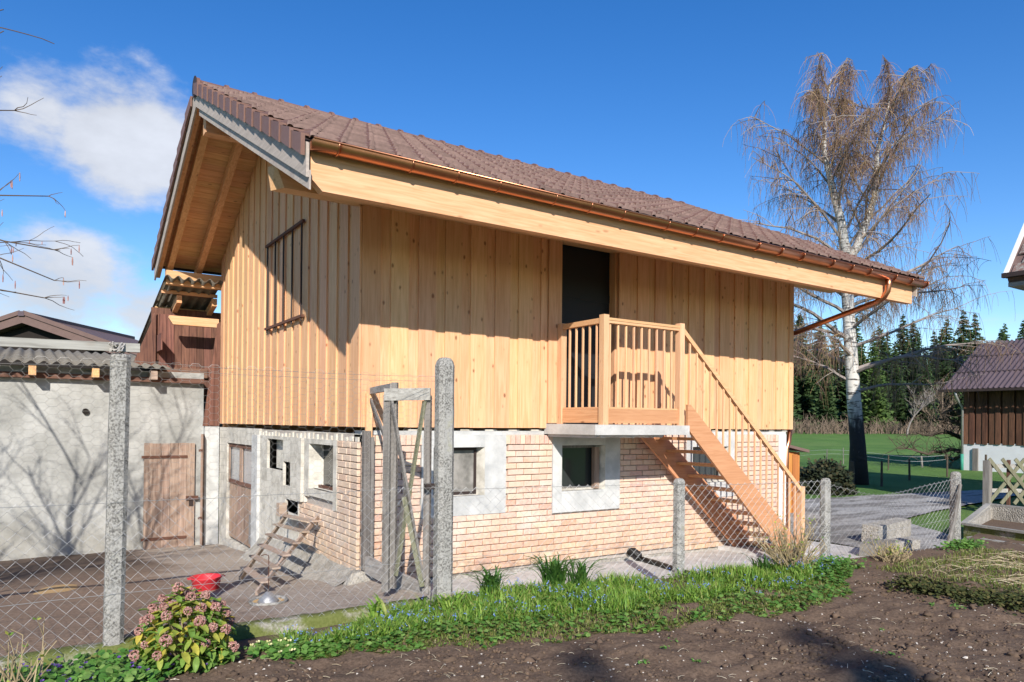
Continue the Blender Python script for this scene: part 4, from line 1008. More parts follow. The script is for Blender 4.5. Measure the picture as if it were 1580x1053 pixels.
# lattice gate
lg = thing('lattice_fence', 'diagonal lattice timber fence panel with upright post', 'lattice fence', (18.5, 0, 0))
la = Vector((17.45, .33, 0)); ldr = Vector((rgt.x, rgt.y, 0)); H0, H1 = -.15, .95
MB().beam(la+Vector((0, 0, -.3)), la+Vector((0, 0, 1.0)), .16, .16, (1, 0, 0)).build('post', 'grey_wood', lg)
MB().beam(la+ldr*.55+Vector((0, 0, -.3)), la+ldr*.55+Vector((0, 0, 1.02)), .07, .07, (1, 0, 0)).build('post', 'rust', lg)
for z in (.22, .86): MB().beam(la+Vector((0, 0, z)), la+ldr*3.2+Vector((0, 0, z)), .05, .1).build('rail', 'grey_wood_x', lg)
for k in range(16):
    o = k*.34-.35; off = Vector((-cos(YAW), -sin(YAW), 0))*.045
    for s, q in ((1, .0), (-1, .03)):
        A = la+ldr*(o if s == 1 else o+.95)+off*(1+q*20)+Vector((0, 0, -.12)); B = la+ldr*(o+.95 if s == 1 else o)+off*(1+q*20)+Vector((0, 0, 1.05))
        if o > -.1: MB().beam(A, B, .09, .025, -Vector((cos(YAW), sin(YAW), 0))).build('lath', 'moss_wood', lg)
# ------------------------------------------------------------------ far buildings
F2 = Vector((cos(YAW), sin(YAW), 0)); R2 = Vector((rgt.x, rgt.y, 0))
def frame(o, p, fw=0): return lambda r, f, z: tuple(Vector(p)+R2*r+F2*f+Vector((0, 0, z)))
def quadbox(b, g, r0, r1, f0, f1, z0, z1): return b.hexa([g(r0, f0, z0), g(r1, f0, z0), g(r1, f1, z0), g(r0, f1, z0), g(r0, f0, z1), g(r1, f0, z1), g(r1, f1, z1), g(r0, f1, z1)])
def right_barn():
    root = thing('field_barn', 'dark boarded field barn with plum corrugated roof and white base', 'barn', (38.5, 4, -.3))
    g = lambda r, f, z: (35.3+f, 9.0-r, z-.36)      # r runs along the eaves, f goes into the building
    quadbox(MB(), g, 0, 13, .1, 7, 0, 1.46).build('base_wall', 'barn_white', root)
    quadbox(MB(), g, .06, 13, .16, 6.9, 1.46, 4.2).build('board_wall', 'barn_board', root)
    for k in range(45): quadbox(MB(), g, .0+k*.29, .0+k*.29+(.2 if k % 2 else .285), .03+(.0 if k % 2 else .04), .16, 1.40+R.uniform(-.02, .02), 4.15).build('board', 'barn_board', root)
    b = MB(); n = 13*5*6
    for k in range(n+1):
        r = -.75+13.5*k/n; h = .04*sin(2*pi*r/.23)
        b.v += [g(r, -.7, 4.10+h), g(r, 3.5, 6.75+h), g(r, 7.7, 4.10+h)]
    for k in range(n): a = 3*k; b.f += [(a, a+3, a+4, a+1), (a+1, a+4, a+5, a+2)]
    b.build('corrugated_roof', 'grey_brown_roof', root, True)
    MB().beam(g(-.8, -.78, 4.03), g(13, -.78, 4.03), .12, .13).build('gutter', 'iron', root)
    for q in (.33, .67): MB().beam(g(-.75, -.7+4.2*q, 4.10+2.65*q+.045), g(12.7, -.7+4.2*q, 4.10+2.65*q+.045), .05, .04).build('sheet_lap', 'grey_brown_roof', root)
    MB().tube([g(0, -.75, 4.0), g(0, -.7, 3.75), g(.0, -.05, 3.2), g(.0, -.05, .9)], .06, 8).build('downpipe', 'zinc', root, True)
    MB().tube([g(0, -.05, .9), g(0, -.05, 0)], .075, 8).build('pipe_foot', 'green_paint', root, True)
    quadbox(MB(), g, .45, .68, .0, .1, .1, 1.2).build('prop_board', 'grey_wood', root)
    b = MB(); b.extrude([g(0, .1, 1.4), g(0, 6.9, 1.4), g(0, 6.9, 4.4), g(0, 3.5, 6.5), g(0, .1, 4.4)], (0, -.1, 0)); b.build('gable_wall', 'barn_board', root)
right_barn()
def house_right():
    hx, hy, ze, pt = 16.8, -.35, 5.66, 1.24
    root = thing('farmhouse', 'farmhouse roof corner with lichen covered tiles at the right edge', 'house', (20.5, -6, -.3))
    bx('wall', 'barn_white', root, 17.7, 23.8, -12, -1.25, -.4, ze+.2)
    rz = lambda x: ze+pt*(x-hx)
    b = MB(); b.extrude([(hx, hy, ze-.04), (20.75, hy, rz(20.75)-.04), (24.7, hy, ze-.04), (24.6, hy, ze-.2), (20.75, hy, rz(20.75)-.24), (hx+.1, hy, ze-.2)], (0, -12, 0)); rf = b.build('roof', 'brown_metal', root)
    t2 = NT('old_tile'); n = t2.noise(t2.obj((1, 1, 1), 7), 12, 5, .65); t2.color(t2.mix(t2.rng(n, .45, .65), t2.ramp(t2.rnd(), [(0, (.09, .055, .05)), (1, (.2, .12, .1))]), (.27, .27, .24))); t2.set(Roughness=.9)
    cs, sn = 1/sqrt(1+pt*pt), pt/sqrt(1+pt*pt)
    for r in range(7):
        for c in range(4):
            o = r*.36-.03; y1 = hy-.1-c*.3-(.15 if r % 2 else 0)
            pts = []
            for hh0, hh1 in ((.0, .0), (.035, .015)):
                for (u, yy) in ((o, y1), (o, y1-.29), (o+.4, y1-.29), (o+.4, y1)): h = hh0 if u == o else hh1; pts.append((hx+u*cs-h*sn, yy, ze+u*sn+h*cs))
            MB().hexa(pts).build('tile', 'old_tile', rf)
    MB().beam((hx-.02, hy+.02, ze-.02), (20.75, hy+.02, rz(20.75)+.02), .05, .2).build('verge_board', 'white_paint', rf)
    MB().beam((hx-.1, hy+.06, ze-.03), (hx-.1, -12, ze-.03), .13, .11).build('gutter', 'iron', rf)
    bx('soffit', 'grey_wood_y', rf, hx+.02, hx+.9, -12, hy-.02, ze-.30, ze-.2)
house_right()
def left_roof():
    root = thing('neighbour_shed', 'shed gable with brown ridge flashing behind the annex', 'shed', (-3.6, 20.5, -.8))
    g = frame(0, at((32-790)/FPX*24, 24, 0))
    b = MB(); b.extrude([g(-4.6, .4, -1), g(4.6, .4, -1), g(4.6, .4, 3.5), g(0, .4, 5.0), g(-4.6, .4, 3.5)], F2*6); b.build('wall', 'dark_inside', root)
    for s in (-1, 1):
        b = MB(); b.extrude([g(0, 0, 5.32), g(s*5, 0, 3.62), g(s*5, 0, 3.36), g(0, 0, 5.02)], F2*7); b.build('roof_slope', 'brown_metal', root)
        MB().beam(g(s*.05, -.03, 5.36), g(s*5.1, -.03, 3.62), .04, .14).build('flashing', 'brown_metal', root)
    quadbox(MB(), g, -.1, .1, -.06, 7, 5.24, 5.40).build('ridge_cap', 'grey_brown_roof', root)
left_roof()
def orange_shed():
    root = thing('play_shed', 'small orange stained wooden shed with red brown roof behind the barn', 'shed', (12.3, 3.2, -.3))
    g = frame(0, at((1238-790)/FPX*18, 18, -.35))
    quadbox(MB(), g, -1.2, -.12, 0, 1.2, 0, 1.55).build('wall', 'orange_wood', root)
    for k in range(4): quadbox(MB(), g, -.13, -.06, 0+k*.3, .28+k*.3, 0, 1.55).build('board', 'orange_wood', root)
    for k in range(3): quadbox(MB(), g, -.5+k*.13, -.38+k*.13, -.02, .0, 0, 1.5).build('board', 'orange_wood', root)
    b = MB(); b.extrude([g(-1.6, -.2, 2.05), g(.1, -.2, 1.62), g(.1, -.2, 1.55), g(-1.6, -.2, 1.98)], F2*1.7); b.build('roof', 'brown_metal', root)
orange_shed()
# meadow fence posts
mf = [(1268, 738, 24, .95, .13, 'thick dark old post behind the yew bush'), (1297, 742, 26, 1.0, .07, 'thin dark stake beside the yew bush'), (1315, 742, 26.5, .95, .2, 'squat dark stump post against the birch trunk'), (1361, 742, 27, .95, .09, 'dark meadow stake right of the birch'), (1404, 736, 30, .9, .09, 'dark meadow stake halfway between birch and field barn'), (1371, 718, 36, .75, .07, 'distant thin meadow stake close behind the birch'), (1424, 712, 38, .8, .1, 'pale leaning meadow stake near the field barn'), (1462, 738, 32, 1.0, .08, 'dark stake left of the field barn corner'), (1522, 738, 30, 1.1, .1, 'black stake in front of the white barn base'), (1276, 712, 40, .8, .06, 'pale thin meadow stake left of the birch'), (1302, 714, 40, .9, .05, 'pale thin meadow stake nearest the birch trunk')]
for (px, py, d, h, w_, lb) in mf:
    q = at((px-790)/FPX*d, d, 0); q.z = meadow_z(q.x, q.y); ln = Vector((-.18 if 'leaning' in lb else R.uniform(-.04, .04), 0, 0))
    lite = 'pale' in lb
    tag(MB().tube([q-Vector((0, 0, .3)), q+Vector((0, 0, h*.6))+ln*.6, q+Vector((0, 0, h))+ln], [w_*.5, w_*.48, w_*.4], 7).build('meadow_stake', 'grey_wood' if lite else 'bark'), lb, 'fence post', 'meadow fence stakes')
b = MB()
for z in (.5, .72):
    pts = []
    for k in range(24):
        px = 1225+12*k+0; d = 38+3*sin(k*.3); q = at((px-790)/FPX*d, d, 0); q.z = meadow_z(q.x, q.y)+z; pts.append(q)
    b.tube(pts, .005, 3, False)
tag(b.build('pasture_wire', 'white_paint'), 'white pasture wire strung across the meadow', 'wire')
# ------------------------------------------------------------------ trees
def grow(rr, p, d, ln, n, wob=.12, bend=Vector((0, 0, 0))):
    pts = [Vector(p)]; d = Vector(d).normalized()
    for k in range(n):
        d = (d+Vector((rr.uniform(-wob, wob), rr.uniform(-wob, wob), rr.uniform(-wob, wob)))+bend).normalized(); pts.append(pts[-1]+d*(ln/n))
    return pts
def taper(r0, r1, n): return [r0+(r1-r0)*k/(n-1) for k in range(n)]
def birch():
    rr = random.Random(4); base = Vector((23.2, 7.25, -.4))
    root = thing('birch_tree', 'tall leafless birch with white bark and drooping purple brown twigs', 'tree', base)
    S = lambda r, z: base+R2*r+Vector((0, 0, z+.4))
    tk = [S(0, -.5), S(-.05, 1.2), S(-.22, 3), S(-.36, 5), S(-.48, 6.8), S(-.55, 8.3)]
    la_ = [S(-.55, 8.3), S(-.75, 9.7), S(-1.15, 11.2), S(-1.45, 12.5), S(-1.4, 13.8), S(-1.2, 15.2)]
    lb_ = [S(-.5, 8.0), S(.1, 9.4), S(.55, 10.8), S(.6, 12.4), S(.95, 13.8), S(1.2, 15.1)]
    b = MB(); b.tube(tk, [.38, .28, .25, .23, .215, .2], 14); b.build('trunk', 'birch_bark', root, True)
    b = MB(); b.tube(la_, [.20, .16, .12, .09, .05, .015], 10); b.tube(lb_, [.17, .14, .11, .08, .045, .012], 10); b.build('leader', 'birch_bark', root, True)
    br = MB(); tw = MB(); ck = MB()
    def twig(p, ln, rad=.0068):
        d = Vector((rr.uniform(-.5, .5), rr.uniform(-.5, .5), rr.uniform(-.7, .1)))
        pts = grow(rr, p, d, ln, 4, .16, Vector((0, 0, -.55)))
        (ck if rr.random() < .42 else tw).tube(pts, taper(rad, rad*.55, 5), 3, False)
    def limb(p, az, el, ln, r0, dens=1.):
        d = Vector((cos(az)*cos(el), sin(az)*cos(el), sin(el)))
        n = 8; pts = grow(rr, p, d, ln, n, .16, Vector((0, 0, -.035))); br.tube(pts, taper(r0, .012, n+1), 5, False)
        for k in range(2, n+1):
            for _ in range(2):
                q = pts[k]+(pts[k-1]-pts[k])*rr.random(); a2 = az+rr.uniform(-1.3, 1.3); e2 = rr.uniform(-.1, .7); l2 = ln*rr.uniform(.16, .38)
                d2 = Vector((cos(a2)*cos(e2), sin(a2)*cos(e2), sin(e2))); sp = grow(rr, q, d2, l2, 5, .2, Vector((0, 0, -.1))); br.tube(sp, taper(.018, .007, 6), 3, False)
                for m in range(1, 6):
                    for _ in range(int(rr.uniform(2, 4)*dens)): twig(sp[m]+(sp[m-1]-sp[m])*rr.random(), rr.uniform(.4, 1.25))
    def along(poly, t):
        n = len(poly)-1; k = min(int(t*n), n-1); return poly[k]+(poly[k+1]-poly[k])*(t*n-k)
    for k in range(18):
        z = .42+.58*k/17; limb(along(tk, min(z, .99)), k*2.4+rr.uniform(-.4, .4), rr.uniform(.2, .75), rr.uniform(3.6, 5.6), .075, .9)
    for ld, n_, l0 in ((la_, 19, 4.3), (lb_, 19, 4.3)):
        for k in range(n_):
            t_ = .03+.95*k/(n_-1); limb(along(ld, t_), k*2.4+rr.uniform(-.5, .5), rr.uniform(.7, 1.2), (l0*(1-t_)+1.0)*rr.uniform(.75, 1.2), .055*(1.1-t_*.8), 1.0)
    # big side limbs reaching left and right
    raz = atan2(R2.y, R2.x)
    for (t_, side, ln) in ((.5, 0, 5.6), (.62, pi, 5.2), (.8, .15, 5.8), (.92, pi-.2, 5.6), (.72, .4, 5.4), (.85, pi+.3, 4.8)): limb(along(tk, t_), raz+side, .42, ln, .1, 1.1)
    br.build('branches', 'birch_branch', root); stuff(tw.build('twigs', 'birch_twig', root)); stuff(ck.build('catkins', 'catkin', root))
birch()
def conifer_mesh(seed, H, Rm, mat):
    rr = random.Random(seed); b = MB(); nl = 46
    for k in range(nl):
        t_ = k/(nl-1); z = H*(.05+.95*t_); rad = Rm*(1-t_)**.8*rr.uniform(.8, 1.12)+.10
        nb = 10 if t_ < .75 else 6
        for j in range(nb):
            a = 2*pi*j/nb+k*.9+rr.uniform(-.3, .3); rl = rad*rr.uniform(.7, 1.15); dirv = Vector((cos(a), sin(a), 0)); sd = Vector((-sin(a), cos(a), 0)); zz = z+rr.uniform(-.2, .2)
            for q in range(3):
                s0 = rl*(.1+.9*q/3); s1 = rl*(.1+.9*(q+1)/3)+.1; wd = (.26+.5*(1-t_))*(1-.3*q/3)*rr.uniform(.7, 1.3)
                p0 = dirv*s0+Vector((0, 0, zz-.28*s0)); p1 = dirv*s1+Vector((0, 0, zz-.28*s1+.06*s1*s1/rl))
                for sgn in (-1, 1):
                    e = sd*sgn*wd+Vector((0, 0, -rr.uniform(.3, 1.)*wd)); i = len(b.v)
                    b.v += [tuple(p0), tuple(p0*.4+p1*.6+e), tuple(p1)]; b.f.append((i, i+1, i+2))
                i = len(b.v); b.v += [tuple(p0), tuple(p1), tuple(p0*.5+p1*.5+Vector((0, 0, -rr.uniform(.5, 1.1)*wd)))]; b.f.append((i, i+1, i+2))
    return b.mesh('crown', mat)
def forest():
    rr = random.Random(12); crowns = [conifer_mesh(s, 15, 3.0, 'spruce_needle') for s in (1, 2, 3)]+[conifer_mesh(9, 15, 3.4, 'spruce_light')]
    trunk = MB().tube([(0, 0, -1), (0, 0, 5), (0, 0, 14.5)], [.28, .2, .03], 7).mesh('trunk', 'bark')
    words = ['dense dark', 'narrow dark', 'blue green', 'paler green']; ks = {}
    ORD = 'zeroth first second third fourth fifth sixth seventh eighth ninth tenth eleventh twelfth thirteenth fourteenth fifteenth sixteenth seventeenth eighteenth nineteenth twentieth'.split()
    ORD += ['twenty-'+o for o in ORD[1:10]]+['thirtieth']+['thirty-'+o for o in ORD[1:10]]+['fortieth']
    k = 0
    rows = [(120, 3.1, 0), (108, 3.0, 2.0), (98, 3.4, 1.0)]
    for (d, sp, o) in rows:
        r = .28*d+o
        while r < .82*d:
            kind = 3 if rr.random() < .14 else rr.randrange(3); dd = d+rr.uniform(-4, 4); p = at(r+rr.uniform(-1.5, 1.5), dd, 0); p.z = meadow_z(p.x, p.y)-.2
            sc = rr.uniform(.92, 1.16)*(1.17 if d > 111 else (1.04 if d > 105 else .82)); 
            px = 790+FPX*r/d
            ty = 'back' if d > 111 else ('middle' if d > 105 else 'front')
            root = thing('spruce_tree', '%s spruce in the %s row of the forest edge, number %d along it' % (words[kind], ty, k), 'tree', p, 'spruces of the forest edge')
            ks[ty] = ks.get(ty, 0)+1; root['label'] = '%s spruce, %s from left in the %s row of the far wood' % (words[kind], ORD[ks[ty]], ty)
            for me in (crowns[kind], trunk):
                c = bpy.data.objects.new(me.name, me); col.objects.link(c); c.parent = root
            root.scale = (sc*rr.uniform(.85, 1.1), sc*rr.uniform(.85, 1.1), sc); root.rotation_euler = (0, 0, rr.uniform(0, 6)); k += 1
            r += sp*rr.uniform(.75, 1.2)
    for (x, y, sc, lb) in ((-12.2, -26.4, 1.0, 'small garden spruce behind the vegetable plot, left one'), (-10.4, -27.6, 1.03, 'small garden spruce behind the vegetable plot, right one')):
        root = thing('garden_spruce', lb, 'tree', (x, y, -.3)); root.scale = (sc, sc, sc)
        for me in (crowns[0], trunk): c = bpy.data.objects.new(me.name, me); col.objects.link(c); c.parent = root
    # bare brush at the forest foot
    tw = MB()
    for _ in range(1100):
        d = rr.uniform(88, 96); r = rr.uniform(.3, .8)*d; p = at(r, d, 0); p.z = meadow_z(p.x, p.y); h = rr.uniform(.5, 1.4)*(1 if rr.random() < .85 else 1.7)
        pts = grow(rr, p, (rr.uniform(-.3, .3), rr.uniform(-.3, .3), 1), h, 3, .2); tw.tube(pts, taper(.05, .02, 4), 3, False)
        for _ in range(3): q = pts[rr.randrange(1, 4)]; tw.tube([q, q+Vector((rr.uniform(-.6, .6), rr.uniform(-.6, .6), rr.uniform(.2, .9)))], [.03, .012], 3, False)
    stuff(tw.build('brushwood', 'brush_twig'), 'tangled bare brushwood along the forest foot', 'brushwood')
forest()
def bare_tree(name, label, base, H, mat, seed, spread=.5, r0=.16, twl=.8, lean=Vector((0, 0, 0)), depth=3, nb=7, up=.5):
    rr = random.Random(seed); root = thing(name, label, 'tree', base); b = MB(); t2 = MB()
    def rec(p, d, ln, r, lev):
        n = 6; pts = grow(rr, p, d, ln, n, .2, Vector((0, 0, .04 if lev else 0))); (b if lev < 2 else t2).tube(pts, taper(r, r*.35, n+1), 7 if lev == 0 else (4 if lev == 1 else 3), False)
        if lev >= depth: return
        for k in range(nb if lev < 2 else nb-2):
            t_ = rr.uniform(.25, 1); q = pts[min(n-1, int(t_*n))]; d2 = (pts[-1]-pts[0]).normalized()
            side = Vector((rr.uniform(-1, 1), rr.uniform(-1, 1), rr.uniform(-.2, .9)*up*2)).normalized()
            rec(q, d2*(1-spread)+side*spread*1.4, ln*rr.uniform(.35, .62), r*.45, lev+1)
    rec(Vector(base), Vector((0, 0, 1))+lean, H*.6, r0, 0)
    b.build('trunk', mat, root, True); t2.build('twigs', mat if mat != 'bark' else 'brush_twig', root)
    return root
def apple():
    rr = random.Random(17); d = 38.; S = lambda px, py, dd=0: at((px-790)/FPX*(d+dd), d+dd, 1.85+(656-py)/FPX*(d+dd))
    root = thing('apple_tree', 'gnarled old fruit tree with low dark limbs left of the field barn', 'tree', S(1500, 730)); b = MB(); tw = MB()
    b.tube([S(1502, 735), S(1500, 705), S(1496, 680), S(1492, 655)], [.28, .22, .18, .1], 9)
    limbs = [[(1500, 700), (1478, 690), (1455, 693), (1432, 697), (1408, 692), (1385, 687)], [(1497, 682), (1475, 668), (1452, 662), (1430, 668), (1412, 662)], [(1495, 672), (1480, 652), (1462, 640), (1444, 642)], [(1500, 695), (1484, 700), (1470, 706), (1458, 702)], [(1494, 660), (1482, 640), (1470, 628), (1455, 632)]]
    for li, L_ in enumerate(limbs):
        pts = [S(px, py+rr.uniform(-2, 2), rr.uniform(-.4, .4)-li*.3) for px, py in L_]
        fine = []
        for p, q in zip(pts, pts[1:]): fine += [p, p.lerp(q, .5)+Vector((rr.uniform(-.1, .1), rr.uniform(-.1, .1), rr.uniform(-.12, .12)))]
        fine.append(pts[-1]); b.tube(fine, taper(.13, .03, len(fine)), 6)
        for p in fine[1:]:
            for _ in range(6):
                t2 = grow(rr, p, (rr.uniform(-1, 1), rr.uniform(-1, 1), rr.uniform(-.3, 1)), rr.uniform(.4, 1.3), 4, .3); tw.tube(t2, taper(.02, .008, 5), 3, False)
                tw.tube(grow(rr, t2[2], (rr.uniform(-1, 1), rr.uniform(-1, 1), rr.uniform(-.2, 1)), .5, 3, .3), taper(.012, .006, 4), 3, False)
    b.build('trunk', 'bark', root, True); tw.build('twigs', 'bark', root)
apple()
bare_tree('bare_tree', 'pale leafless tree standing before the spruces near the field barn roof', at((1455-790)/FPX*90, 90, .6), 10.5, 'brush_twig', 8, .5, .22, nb=8)
bare_tree('bare_tree', 'thin leafless tree before the spruces midway between birch and field barn', at((1400-790)/FPX*86, 86, .6), 9, 'birch_branch', 9, .45, .12, nb=7)
def leaf_blob(name, label, c, rx, ry, rz, n, mat, ls, seed, stem=True):
    rr = random.Random(seed); root = thing(name, label, 'bush', (c[0], c[1], c[2])); b = MB(); st_ = MB()
    for _ in range(n):
        th = rr.uniform(0, 2*pi); ph = math.acos(rr.uniform(-.1, 1)); k = rr.uniform(.45, 1.05)**.6*(1+.25*mn.noise(Vector((th*2, ph*3, seed))))
        p = Vector((c[0]+rx*k*sin(ph)*cos(th), c[1]+ry*k*sin(ph)*sin(th), c[2]+rz*k*cos(ph)))
        a = Vector((rr.uniform(-1, 1), rr.uniform(-1, 1), rr.uniform(-.3, 1))).normalized()*ls*rr.uniform(.6, 1.4); s = a.orthogonal().normalized()*ls*.4
        b.poly([p, p+a*.5+s, p+a, p+a*.5-s])
    for _ in range(14): st_.tube([(c[0], c[1], c[2]-.1), (c[0]+rr.uniform(-rx, rx)*.6, c[1]+rr.uniform(-ry, ry)*.6, c[2]+rz*rr.uniform(.4, .8))], [.03, .01], 4)
    b.build('foliage', mat, root); st_.build('stems', 'bark', root); return root
leaf_blob('yew_bush', 'dark rounded evergreen bush on the lawn beside the birch', at((1272-790)/FPX*24, 24, -.4), 1.0, .9, 1.05, 6000, 'yew', .13, 3)
def hazel():
    rr = random.Random(21); base = Vector((-7.0, .7, -.2)); root = thing('hazel_bush', 'leafless hazel with hanging catkins at the left edge', 'tree', base)
    b = MB(); t2 = MB(); ck = MB()
    def rec(p, d, ln, r, lev):
        n = 7; pts = grow(rr, p, d, ln, n, .13, Vector((0, 0, -.01 if lev else 0))); (b if lev < 1 else t2).tube(pts, taper(r, max(.003, r*.35), n+1), 6 if lev == 0 else 4, False)
        if lev >= 3:
            return
        for k in range(6 if lev == 0 else 5):
            q = pts[rr.randrange(2, n+1)]; d2 = ((pts[-1]-pts[-2]).normalized()+Vector((rr.uniform(-1, 1), rr.uniform(-1, 1), rr.uniform(-.4, .7)))*.75).normalized()
            rec(q, d2, ln*rr.uniform(.3, .55), r*.45, lev+1)
            if lev >= 1 and rr.random() < .3:
                q = pts[rr.randrange(3, n+1)]; l = rr.uniform(.05, .09); ck.tube([q, q-Vector((0, 0, l*.5)), q-Vector((0, 0, l))], [.003, .006, .004], 5)
    for k in range(11):
        a = k*2.399; rec(base+Vector((cos(a)*.3, sin(a)*.3, 0)), (cos(a)*.38, sin(a)*.38, 1), rr.uniform(4.0, 5.7), .05, 0)
    # arching limbs that hang into view beside the barn gable
    for (tz, tx) in ((4.75, -3.55), (3.95, -3.25), (3.55, -3.2), (3.2, -3.2), (3.0, -3.3)):
        p0 = base+Vector((.3, 0, 2.2+rr.uniform(0, 1.0))); p3 = Vector((tx, .0+rr.uniform(-.3, .2), tz)); pts = []
        for k in range(9): t_ = k/8; pts.append(p0.lerp(p3, t_)+Vector((0, 0, .5*sin(pi*t_)))+Vector((rr.uniform(-.05, .05), rr.uniform(-.05, .05), rr.uniform(-.05, .05))))
        b.tube(pts, taper(.022, .005, 9), 5)
        for k in range(4, 9):
            for _ in range(3):
                d = Vector((rr.uniform(.1, 1), rr.uniform(-.5, .5), rr.uniform(-.7, .5))); s_ = grow(rr, pts[k], d, rr.uniform(.12, .35), 4, .3); t2.tube(s_, taper(.0045, .002, 5), 4)
                if rr.random() < .55:
                    q = s_[-1]
                    for _ in range(rr.randrange(1, 3)): l = rr.uniform(.05, .085); o = Vector((rr.uniform(-.02, .02), 0, 0)); ck.tube([q+o, q+o-Vector((0, 0, l*.5)), q+o-Vector((0, 0, l))], [.003, .006, .004], 5)
    b.build('stems', 'hazel_bark', root, True); t2.build('twigs', 'hazel_bark', root); stuff(ck.build('catkins', 'skimmia', root))
hazel()
# ------------------------------------------------------------------ garden plants
BED = [(-1.95, -2.45), (-1.4, -2.75), (-.5, -3.05), (.6, -3.5), (1.5, -3.75), (2.5, -3.85), (3.4, -4.05), (4.3, -3.85), (5.0, -3.35), (5.7, -3.1)]
def bedy(x):
    for (a, b_), (c, d) in zip(BED, BED[1:]):
        if x <= c: return b_+(d-b_)*(x-a)/(c-a)
    return BED[-1][1]
def blade(b, p, h, lean, az, w_):
    d = Vector((cos(az), sin(az), 0)); s = Vector((-sin(az), cos(az), 0))*w_
    p = Vector(p); q = p+d*lean*.35+Vector((0, 0, h*.6)); e = p+d*lean+Vector((0, 0, h))
    b.v += [tuple(p-s*.7), tuple(p+s*.7), tuple(q+s), tuple(q-s), tuple(e)]; i = len(b.v)-5; b.f += [(i, i+1, i+2, i+3), (i+3, i+2, i+4)]
def bed():
    rr = random.Random(3); b = MB(); lf = MB(); fl = MB(); tf = MB()
    k = 0
    while k < 26000:
        x = rr.uniform(-1.6, 5.75); y0 = bedy(x)+.10*mn.noise(Vector((x*3, 0, 0))); y1 = fy(x)-.10-(.42*min(1, (-.25-x)/.9) if x < -.25 else 0)
        v = rr.random(); y = y0+(y1-y0)*v
        dn = mn.noise(Vector((x*1.6, y*1.6, 7)))
        if dn < -.28 and rr.random() < .75: k += .3; continue
        z = soil_z(x, y); edge = min(1, (y-y0)/.25+.25)
        q = mn.noise(Vector((x*.9, y*2.2, 2)))
        if v < .40+.35*q:      # front: mossy short turf
            blade(tf, (x, y, z), rr.uniform(.02, .06)*edge, rr.uniform(.02, .06), rr.uniform(0, 6.3), .0055)
        else: blade(b, (x, y, z), rr.uniform(.04, .14)*edge*(1+.9*dn), rr.uniform(.03, .16), rr.uniform(0, 6.3), rr.uniform(.003, .0075))
        k += 1
        if rr.random() < (.30 if dn > -.1 else .08):
            lb = lf; a = rr.uniform(0, 6.3); s_ = rr.uniform(.012, .028); c = Vector((x, y, z+rr.uniform(.02, .08)*edge)); n = Vector((rr.uniform(-.5, .5), rr.uniform(-.5, .5), 1)).normalized(); u = n.orthogonal().normalized(); w2 = n.cross(u)
            lb.poly([c+(u*cos(a+t_)+w2*sin(a+t_))*s_*(1 if t_ else 1.3) for t_ in (0, 1.2, 2.5, 3.8, 5.1)])
        fden = .035 if mn.noise(Vector((x*1.3, y*1.3, 40))) > .02 else .008
        if v > .3 and rr.random() < fden:
            c = Vector((x, y, z+rr.uniform(.08, .17)))
            for _ in range(5):
                o = c+Vector((rr.uniform(-.014, .014), rr.uniform(-.014, .014), rr.uniform(-.022, .014))); s_ = rr.uniform(.006, .011); d = Vector((rr.uniform(-1, 1), rr.uniform(-1, 1), rr.uniform(-1, 1))).normalized(); e = d.orthogonal().normalized()
                fl.poly([o, o+d*s_+e*s_*.5, o+d*s_*2, o+d*s_-e*s_*.5])
    stuff(b.build('bed_foliage', 'blade'), 'lush green strap leaves of the flower bed along the fence', 'foliage')
    stuff(tf.build('mossy_turf', 'turf'), 'short yellow green turf along the soil edge of the bed', 'turf')
    stuff(lf.build('ground_cover', 'violet_leaf'), 'small round ground cover leaves in the flower bed', 'ground cover')
    stuff(fl.build('squill_flowers', 'bluebell'), 'scattered small blue squill flowers in the bed', 'flowers')
bed()
def clump(name, label, p, n, h, mat, seed, w_=.012, lean=.6, extra=None):
    rr = random.Random(seed); root = thing(name, label, 'plant', p, 'leafy clumps in the bed'); 
    b = MB()
    for k in range(n):
        a = rr.uniform(0, 6.3); hh = h*rr.uniform(.6, 1.1); le = hh*lean*rr.uniform(.4, 1.3); d = Vector((cos(a), sin(a), 0)); s = Vector((-sin(a), cos(a), 0))*w_*rr.uniform(.7, 1.2)
        q0 = Vector(p)+Vector((rr.uniform(-.09, .09), rr.uniform(-.09, .09), -.03)); i = len(b.v)
        for t_ in range(6):
            u = t_/5; c = q0+d*le*u**1.6+Vector((0, 0, hh*(u*1.25-.42*u**3))); ww = (sin(pi*min(1, .18+u*.82)))**.7 if t_ < 5 else .05
            b.v += [tuple(c-s*ww), tuple(c+Vector((0, 0, -.004))), tuple(c+s*ww)]
        for t_ in range(5): a_ = i+3*t_; b.f += [(a_, a_+1, a_+4, a_+3), (a_+1, a_+2, a_+5, a_+4)]
    b.build('leaves', mat, root); return root
for i, (x, y, n, h, lb) in enumerate(((.72, -1.93, 80, .38, 'arching strap leaf clump just right of the tall post'), (1.48, -2.05, 120, .46, 'largest arching strap leaf clump before the left window'), (1.75, -2.15, 70, .38, 'smaller strap leaf clump right of the largest clump'), (.15, -2.05, 40, .22, 'short strap leaf clump at the foot of the tall post'), (-.62, -2.1, 16, .33, 'sparse upright broad leaf clump below the gate board'), (4.35, -2.62, 40, .27, 'dark strap leaf clump beside the dry shrub'))):
    clump('leaf_clump', lb, (x, y, soil_z(x, y)), n, h, 'darkblade' if i < 3 or i == 5 else 'blade', 30+i, .011 if i != 4 else .017)
